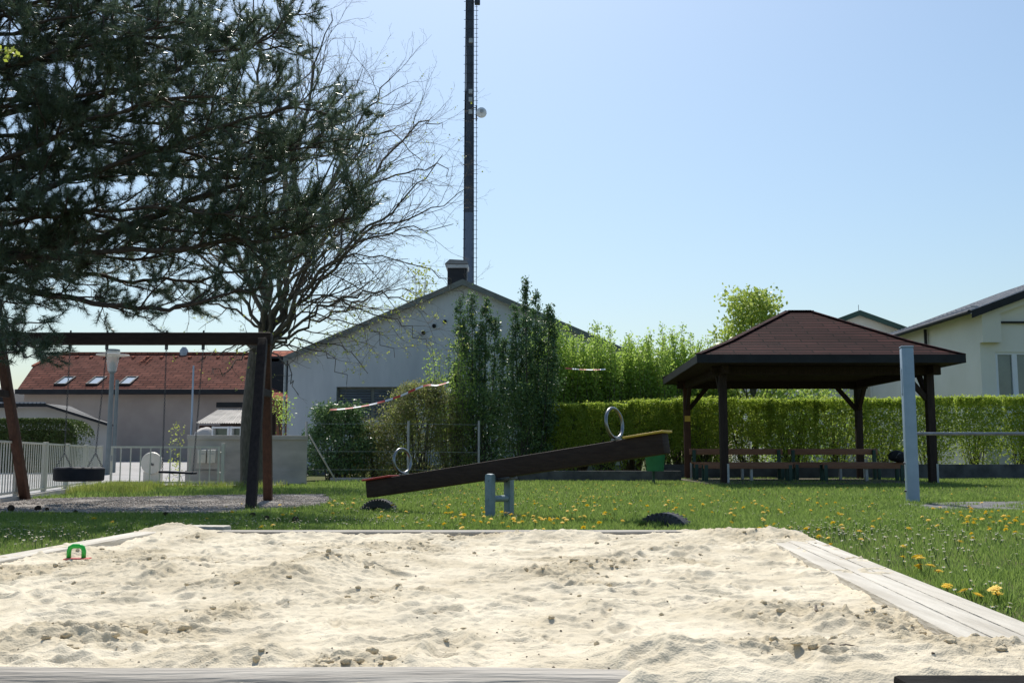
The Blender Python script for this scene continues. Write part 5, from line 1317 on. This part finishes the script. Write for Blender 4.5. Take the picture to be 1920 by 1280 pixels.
LP = np.repeat(np.array(LEAF), 4, 0) + rng.normal(size=(len(LEAF) * 4, 3)) * .025
V, F = quads_leaf(LP, .04, rng, aspect=.8); npmesh('young_leaves', V, F, M['leafyoung'], bt)

# ------------------------------------------------------------ shrubs and trees in leaf
def crown_pts(rng, c, prof, H, ncl, per, cr, squash=(1, 1)):
    """leaf positions in clumps inside an envelope: prof(t) radius at height fraction t"""
    t = rng.rand(ncl) ** .9; a = rng.rand(ncl) * 6.283; rad = np.array([prof(x) for x in t]) * (rng.rand(ncl) ** .35) * rng.uniform(.8, 1.12, ncl)
    C = np.stack([c[0] + np.cos(a) * rad * squash[0], c[1] + np.sin(a) * rad * squash[1], c[2] + t * H], 1)
    P = np.repeat(C, per, 0) + rng.normal(size=(ncl * per, 3)) * cr * np.array([1, 1, .8])
    return P, C
def bush(name, label, cat, c, H, prof, ncl, per, cr, leaf, m_, seed, group=None, stems=9, squash=(1, 1), aspect=.6, stemr=.02, z0=0.0):
    rng = np.random.RandomState(seed); t = thing(name, label, cat, (c[0], c[1], 0), group)
    P, C = crown_pts(rng, (c[0], c[1], z0), prof, H, ncl, per, cr, squash); P = P[P[:, 2] > .02]
    V, F = quads_leaf(P, leaf, rng, aspect=aspect); npmesh('foliage', V, F, m_, t)
    S_ = Tubes(4)
    for i in range(stems):
        e_ = C[rng.randint(len(C))]; b_ = np.array([c[0] + rng.uniform(-.15, .15) * squash[0] * 2, c[1] + rng.uniform(-.15, .15), -.02]); mid_ = (b_ + e_) / 2 + np.array([(b_[0] - e_[0]) * .2, 0, .1 * H])
        S_.add(spline([b_, mid_, e_], 4), np.linspace(stemr, stemr * .3, 9))
    S_.build('stems', M['bark'], t); return t

# hedge: clipped shrubs side by side
hx0 = at(1008, 800, 30.9).x; hx1 = 17.6; nsh = 12; wsh = (hx1 - hx0) / nsh
def hedge_shrub(i):
    rng = np.random.RandomState(300 + i); cx_ = hx0 + (i + .5) * wsh; cy_ = 31.4
    Ht = np.interp(cx_, [.8, 6, 17], [2.2, 2.38, 2.42]) + rng.uniform(-.05, .05)
    names = ['first', 'second', 'third', 'fourth', 'fifth', 'sixth', 'seventh', 'eighth', 'ninth', 'tenth', 'eleventh', 'twelfth']
    t = thing('hedge_shrub', '%s clipped green shrub of the hedge, counted from its left end' % names[i], 'hedge', (cx_, cy_, 0), 'clipped shrubs of the hedge')
    n = 13000; u = rng.uniform(-1, 1, n); v = rng.uniform(-1, 1, n); tt = rng.rand(n) ** .7
    # push to the surface
    s = rng.rand(n); face = s < .45; top = (s >= .45) & (s < .7)
    v[face] = -1 + .25 * rng.rand(face.sum()) ** 2; tt[top] = 1 - .1 * rng.rand(top.sum()) ** 2
    wid = wsh * .5 * ((1.02 if i < 7 else .93) + .1 * tt - (0 if i < 7 else .12) * np.clip(tt - .8, 0, 1) * 5) * np.where(tt < .35, .62 + 1.1 * tt, 1.0)
    x = cx_ + u * wid; y = cy_ + v * .52; 
    bump_ = 0.09 * fbm(x * 2.2, y * 2.2 + tt * 5, 90, 3)
    z = .12 + tt * (Ht - .12) + bump_ * (tt > .8); y = y + bump_ * 1.3
    if i == 0: x = cx_ + (x - cx_) ; z = np.where((x < hx0 + .35), np.minimum(z, Ht - (hx0 + .35 - x) * .5), z)
    # clumped thinning lets light through low down
    th = fbm(x * 3.5, z * 3.5 + y, 95 + i, 3); keep = (th > (-.32 if i < 7 else -.42)) | (tt > .85); keep &= ~((tt < .3) & (rng.rand(n) < .72 - tt)) 
    P = np.stack([x, y, z], 1)[keep]
    shoots = rng.rand(260, 3); P2 = np.stack([cx_ + (shoots[:, 0] * 2 - 1) * wsh * .5, cy_ + (shoots[:, 1] - .5) * .9, Ht + .1 * shoots[:, 2] ** 2], 1)
    V, F = quads_leaf(np.concatenate([P, P2]), .062, rng, aspect=.65); npmesh('foliage', V, F, M['leafhedge'], t)
    S_ = Tubes(4)
    for k in range(26):
        b_ = np.array([cx_ + rng.uniform(-.22, .22), cy_ + rng.uniform(-.12, .12), 0]); e_ = np.array([cx_ + rng.uniform(-.5, .5) * wsh, cy_ + rng.uniform(-.45, .45), rng.uniform(1.2, Ht - .1)])
        S_.add(spline([b_, (b_ + e_) / 2 + np.array([0, 0, .15]), e_], 3), np.linspace(.016, .005, 7))
    S_.build('stems', M['bark'], t)
for i in range(nsh): hedge_shrub(i)

# upright light green shrubs behind the hedge
def shoots(name, label, px, py_top, D, w, nsho, m_, seed, leaf=.075, group=None, dens=34, cat='shrub', lo=.25, wobble=.04):
    rng = np.random.RandomState(seed); c = at(px, py_top, D); H = c.z; t = thing(name, label, cat, (c.x, D, 0), group)
    S_ = Tubes(3); Ps = []
    for k in range(nsho):
        a = rng.rand() * 6.28; r = w * math.sqrt(rng.rand()); e_ = np.array([c.x + r * math.cos(a), D + r * math.sin(a) * .8, H * (1 - .22 * (r / w) ** 2) * rng.uniform(.72, 1.02)])
        b_ = np.array([c.x + (e_[0] - c.x) * .25, D + (e_[1] - D) * .25, 0]); pts = spline([b_, b_ * .45 + e_ * .55 + np.array([(e_[0] - c.x) * .12, 0, 0]), e_ + rng.normal(size=3) * .04], 6)
        pts[2:] += rng.normal(size=pts[2:].shape) * wobble * .5
        S_.add(pts, np.linspace(.018, .004, len(pts)))
        L = np.linalg.norm(e_ - b_); q = int(dens * L)
        f = lo + (1 - lo) * rng.rand(q); idx = f * (len(pts) - 1); i0 = np.minimum(idx.astype(int), len(pts) - 2); fr = (idx - i0)[:, None]
        P = pts[i0] * (1 - fr) + pts[i0 + 1] * fr + rng.normal(size=(q, 3)) * (.07 + .14 * (1 - f))[:, None]
        Ps.append(P)
    P = np.concatenate(Ps); V, F = quads_leaf(P, leaf, rng, aspect=.55); npmesh('foliage', V, F, m_, t); S_.build('stems', M['twig'], t)
lt = 'light green upright shrub '
for k, (px, py, D, w, lab) in enumerate([(1035, 592, 32.8, .55, 'directly right of the tall dark shrub'), (1080, 612, 33.6, .6, 'second in the row behind the hedge'), (1130, 600, 33.0, .6, 'third in the row, with tape strung across it'),
                                     (1180, 615, 33.8, .6, 'middle of the row behind the hedge'), (1230, 608, 33.0, .65, 'behind the hedge above the yellow seesaw seat'), (1275, 605, 33.6, .6, 'behind the gazebo roof\'s left corner'),
                                     (1320, 640, 34.2, .6, 'half hidden behind the gazebo roof, leftmost part')]):
    shoots('upright_shrub', lt + lab, px, py, D, w * 1.75, 70, M['leaflight'], 400 + k, group='light green shrubs behind the hedge', leaf=.095, dens=62)
# tall dark shrubs before the hall
def spire(name, label, spires, D, m_, seed, leaf=.08, base=None, per=24):
    rng = np.random.RandomState(seed); px0 = sum(s[0] for s in spires) / len(spires); c = at(px0, 700, D)
    t = thing(name, label, 'shrub', (c.x, D, 0)); Ps = []; S_ = Tubes(4)
    for (px, py, w) in spires:
        e_ = np.array(at(px, py, D + rng.uniform(-.4, .4))); b_ = np.array([c.x + (e_[0] - c.x) * .3, e_[1], 0])
        pts = spline([b_, (b_ + e_) / 2 + np.array([(e_[0] - c.x) * .15, 0, 0]), e_], 8); S_.add(pts, np.linspace(.035, .008, len(pts)))
        n = int(e_[2] * 25)
        f = rng.rand(n) ** .75; idx = f * (len(pts) - 1); i0 = np.minimum(idx.astype(int), len(pts) - 2); fr = (idx - i0)[:, None]
        C = pts[i0] * (1 - fr) + pts[i0 + 1] * fr; wd = w * np.clip((1 - f) * 2.2 + .16, .1, 1.0)
        a = rng.rand(n) * 6.28; q = wd * np.sqrt(rng.rand(n)) * (1.05 + .9 * perlin(C[:, 2] * 2.2, C[:, 0] * 2, seed)); C[:, 0] += q * np.cos(a); C[:, 1] += q * np.sin(a)
        Ps.append(np.repeat(C, per, 0) + rng.normal(size=(n * per, 3)) * np.array([.05, .05, .085]) * np.repeat(rng.uniform(.6, 1.5, n), per)[:, None])
    P = np.concatenate(Ps); P = P[P[:, 2] > .05]; V, F = quads_leaf(P, leaf, rng, aspect=.55); npmesh('foliage', V, F, m_, t); S_.build('stems', M['bark'], t)
spire('tall_shrub', 'tall dark evergreen shrub with several spires before the hall gable', [(862, 556, .4), (885, 552, .4), (912, 562, .4), (930, 600, .45), (900, 620, .5), (945, 640, .4), (870, 650, .5), (850, 690, .45)], 30.5, M['leafcon'], 501)
spire('tall_shrub', 'tallest dark evergreen shrub, its tip above the right roof slope', [(985, 524, .35), (1005, 545, .4), (965, 575, .4), (1030, 575, .4), (985, 600, .5), (1010, 640, .5), (960, 650, .4), (1040, 600, .3)], 31.0, M['leafcon'], 502)
# vine covered mound and evergreen bush
c = at(790, 800, 29.3); bush('mound_bush', 'wide rounded bush overgrown with brownish vines before the hall', 'shrub', (c.x, 29.3), at(790, 722, 29.3).z, lambda t: 1.55 * math.sqrt(max(0, 1 - (t - .12) ** 2 / .82)), 760, 34, .12, .06, M['leafvine'], 510, stems=26, squash=(1, .7))
c = at(700, 860, 28.9); bush('mound_bush', 'low olive green bush joining the dark bush and the vine mound', 'shrub', (c.x, 28.9), at(700, 792, 28.9).z, lambda t: .95 * math.sqrt(max(0, 1 - t ** 2 * .9)), 300, 30, .12, .06, M['leafvine'], 511, stems=14, squash=(1, .7))
c = at(632, 860, 28.6); bush('evergreen_bush', 'dark glossy evergreen bush right of the concrete wall', 'shrub', (c.x, 28.6), at(640, 768, 28.6).z - .15, lambda t: .95 * (math.sin(min(1, t + .28) * 2.6) * .85 + .28), 460, 30, .1, .085, M['leafcon'], 512, stems=26, squash=(1, .8), z0=.25, aspect=.5)
c = at(905, 860, 29.6); bush('dark_bush', 'dense dark green bush at the foot of the left tall shrub', 'shrub', (c.x, 29.6), 2.6, lambda t: 1.15 * math.sqrt(max(0, 1 - t * t * .8)) * .85, 240, 24, .12, .07, M['leafdark'], 513, stems=20, squash=(1, .7))
c = at(972, 860, 30.2); bush('dark_bush', 'dense dark green bush at the foot of the tallest shrub', 'shrub', (c.x, 30.2), 2.7, lambda t: .8 * math.sqrt(max(0, 1 - t * t * .8)), 240, 24, .12, .07, M['leafdark'], 514, stems=20, squash=(1, .7))
shoots('upright_shrub', 'thin light green shrub shoots left of the tall dark shrub', 850, 610, 29.7, .8, 40, M['leaflight'], 520, leaf=.07, dens=34)
shoots('upright_shrub', 'small light green shrub shoots growing above the vine mound', 765, 712, 29.9, .35, 9, M['leaflight'], 521, leaf=.07, dens=30)
# trees behind
def tree(name, label, c, H, trunkH, rad, ncl, per, cr, leaf, m_, seed, cat='tree', group=None, base=.35):
    rng = np.random.RandomState(seed); t = thing(name, label, cat, (c[0], c[1], 0), group)
    P, C = crown_pts(rng, (c[0], c[1], trunkH), lambda x: rad * (math.sin(min(1, x * .8 + base) * math.pi) * .75 + .3), H - trunkH, ncl, per, cr)
    V, F = quads_leaf(P, leaf, rng, aspect=.75); npmesh('crown', V, F, m_, t)
    S_ = Tubes(6); S_.add(spline([(c[0], c[1], -.1), (c[0] + .05, c[1], trunkH), (c[0], c[1], trunkH + (H - trunkH) * .7)], 5), np.linspace(.12, .03, 11), 8)
    for k in rng.choice(len(C), min(len(C), 40), replace=False):
        b_ = np.array([c[0], c[1], trunkH * .8 + (C[k][2] - trunkH) * .35]); S_.add(spline([b_, (b_ + C[k]) / 2 + np.array([0, 0, -.05]), C[k]], 3), np.linspace(.035, .006, 7))
    S_.build('trunk', M['bark'], t)
c = at(1408, 600, 34.5); tree('maple_tree', 'yellow green young maple rising behind the gazebo roof', (c.x, 34.5), at(1430, 552, 34.5).z, 1.3, 2.5, 620, 16, .2, .13, M['leafmaple'], 600)
c = at(1490, 720, 35.5); bush('leafy_bush', 'spreading green bush seen under the gazebo roof above the hedge', 'shrub', (c.x, 35.5), 3.5, lambda t: 1.9 * math.sqrt(max(0, 1 - (t - .4) ** 2 * 1.6)), 260, 18, .18, .12, M['leaflight'], 601, stems=16, stemr=.03)
c = at(790, 540, 57); tree('birch_tree', 'pale green tree top showing behind the left roof slope', (c.x, 57), at(790, 500, 57).z, 4.5, 1.7, 90, 10, .3, .16, M['leafyoung'], 602)
# clipped dark hedge by the garage, climber at wall
rng = np.random.RandomState(610)
a_, b_ = at(-60, 800, 31.5), at(160, 800, 31.5); th_ = thing('clipped_hedge', 'dense dark clipped hedge with rounded end behind the picket fence', 'hedge', ((a_.x + b_.x) / 2, 31.5, 0))
n = 40000; x = rng.uniform(a_.x, b_.x, n); zt_ = at(960, 785, 31.5).z; endf = np.sqrt(np.clip(1 - np.clip((x - (b_.x - .7)) / .7, 0, 1) ** 2.4, 0, 1)) * .35 + .65
z = rng.rand(n); y = rng.uniform(-1, 1, n); s = rng.rand(n); y[s < .55] = -1 + .12 * rng.rand((s < .55).sum()); k = (s > .55) & (s < .8); z[k] = 1 - .06 * rng.rand(k.sum())
P = np.stack([x, 31.6 + y * .7 + .05 * perlin(x * 3, z * 9, 4), .05 + z * (zt_ - .05) * endf], 1)
V, F = quads_leaf(P, .07, rng, aspect=.5); npmesh('foliage', V, F, M['leafbox'], th_)
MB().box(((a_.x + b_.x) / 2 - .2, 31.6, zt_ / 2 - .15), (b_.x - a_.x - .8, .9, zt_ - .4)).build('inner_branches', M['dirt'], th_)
c = at(345, 800, 24.4); bush('climber', 'thin yellow leaved climber at the left end of the concrete wall', 'plant', (c.x, 23.9), at(960, 790, 24).z, lambda t: .14, 34, 5, .06, .06, M['leafyoung'], 611, stems=5, stemr=.006)
c = at(527, 760, 33); bush('leafy_bush', 'green shrub growing against the left corner of the grey hall', 'shrub', (c.x, 32.4), at(960, 740, 32.4).z, lambda t: .45, 90, 10, .12, .07, M['leaflight'], 612, stems=8)
# row of far trees closing the horizon gaps
for k, (x_, y_, H_, r_) in enumerate([(-34, 62, 5.0, 3), (27, 66, 5.5, 3.4)]):
    tree('far_tree', ['rounded green tree far off left beyond the houses', 'rounded green tree far off right beyond the buildings'][k], (x_, y_), H_, 1.2, r_, 260, 18, .5, .3, M['leafdark'], 620 + k)

lc = at(-14, 100, 10.5); lt_ = thing('leafy_branch', 'sprig of fresh yellow green leaves poking in at the left picture edge', 'branch', tuple(lc))
rng = np.random.RandomState(640); S_ = Tubes(4); e_ = np.array(at(16, 98, 10.5)); b_ = np.array(at(-900, 300, 10.5)); S_.add(spline([(b_[0], 10.6, 0), b_, (b_ + e_) / 2 + np.array([0, 0, .1]), e_], 5), np.linspace(.06, .004, 16)); S_.build('twig', M['twig'], lt_)
P = e_ + rng.normal(size=(46, 3)) * np.array([.06, .05, .035]); V, F = quads_leaf(P, .05, rng, aspect=.7); npmesh('leaves', V, F, M['leafyoung'], lt_)

# ------------------------------------------------------------ barrier tape
def tape(pix, D, label):
    P = [np.array(at(a, b, D)) for a, b in pix]; pts = spline(P, 8); n = len(pts)
    seg = np.concatenate([[0], np.cumsum(np.linalg.norm(np.diff(pts, axis=0), axis=1))]); L = seg[-1]; m_ = int(L / .02)
    s = np.linspace(0, L, m_); Q = np.stack([np.interp(s, seg, pts[:, i]) for i in range(3)], 1)
    V = []; F = []; MI = []
    for i in range(m_):
        tw = .6 * math.sin(s[i] * 2.3) + .9; dz_ = .022 * abs(math.cos(tw * .9)) + .01; dy_ = .03 * math.sin(tw)
        V += [(Q[i][0], Q[i][1] - dy_, Q[i][2] - dz_), (Q[i][0], Q[i][1] + dy_, Q[i][2] + dz_)]
        if i: F.append((2 * i - 2, 2 * i, 2 * i + 1, 2 * i - 1)); MI.append(int(s[i] / .22) % 2)
    me = bpy.data.meshes.new('barrier_tape'); me.from_pydata([tuple(np.array(v) - Q[0]) for v in V], [], F); me.materials.append(M['red']); me.materials.append(M['white'])
    me.polygons.foreach_set('material_index', MI); me.update(); o = bpy.data.objects.new('barrier_tape', me); col.objects.link(o); o.location = Q[0]
    tag(o, label, 'barrier tape')
tape([(618, 768), (655, 765), (700, 757), (745, 744), (795, 723), (820, 722), (842, 716)], 27.9, 'red and white barrier tape sagging in front of the shuttered window')
tape([(1060, 690), (1085, 692), (1112, 693), (1135, 692)], 31.9, 'short red and white barrier tape in the light green shrubs')
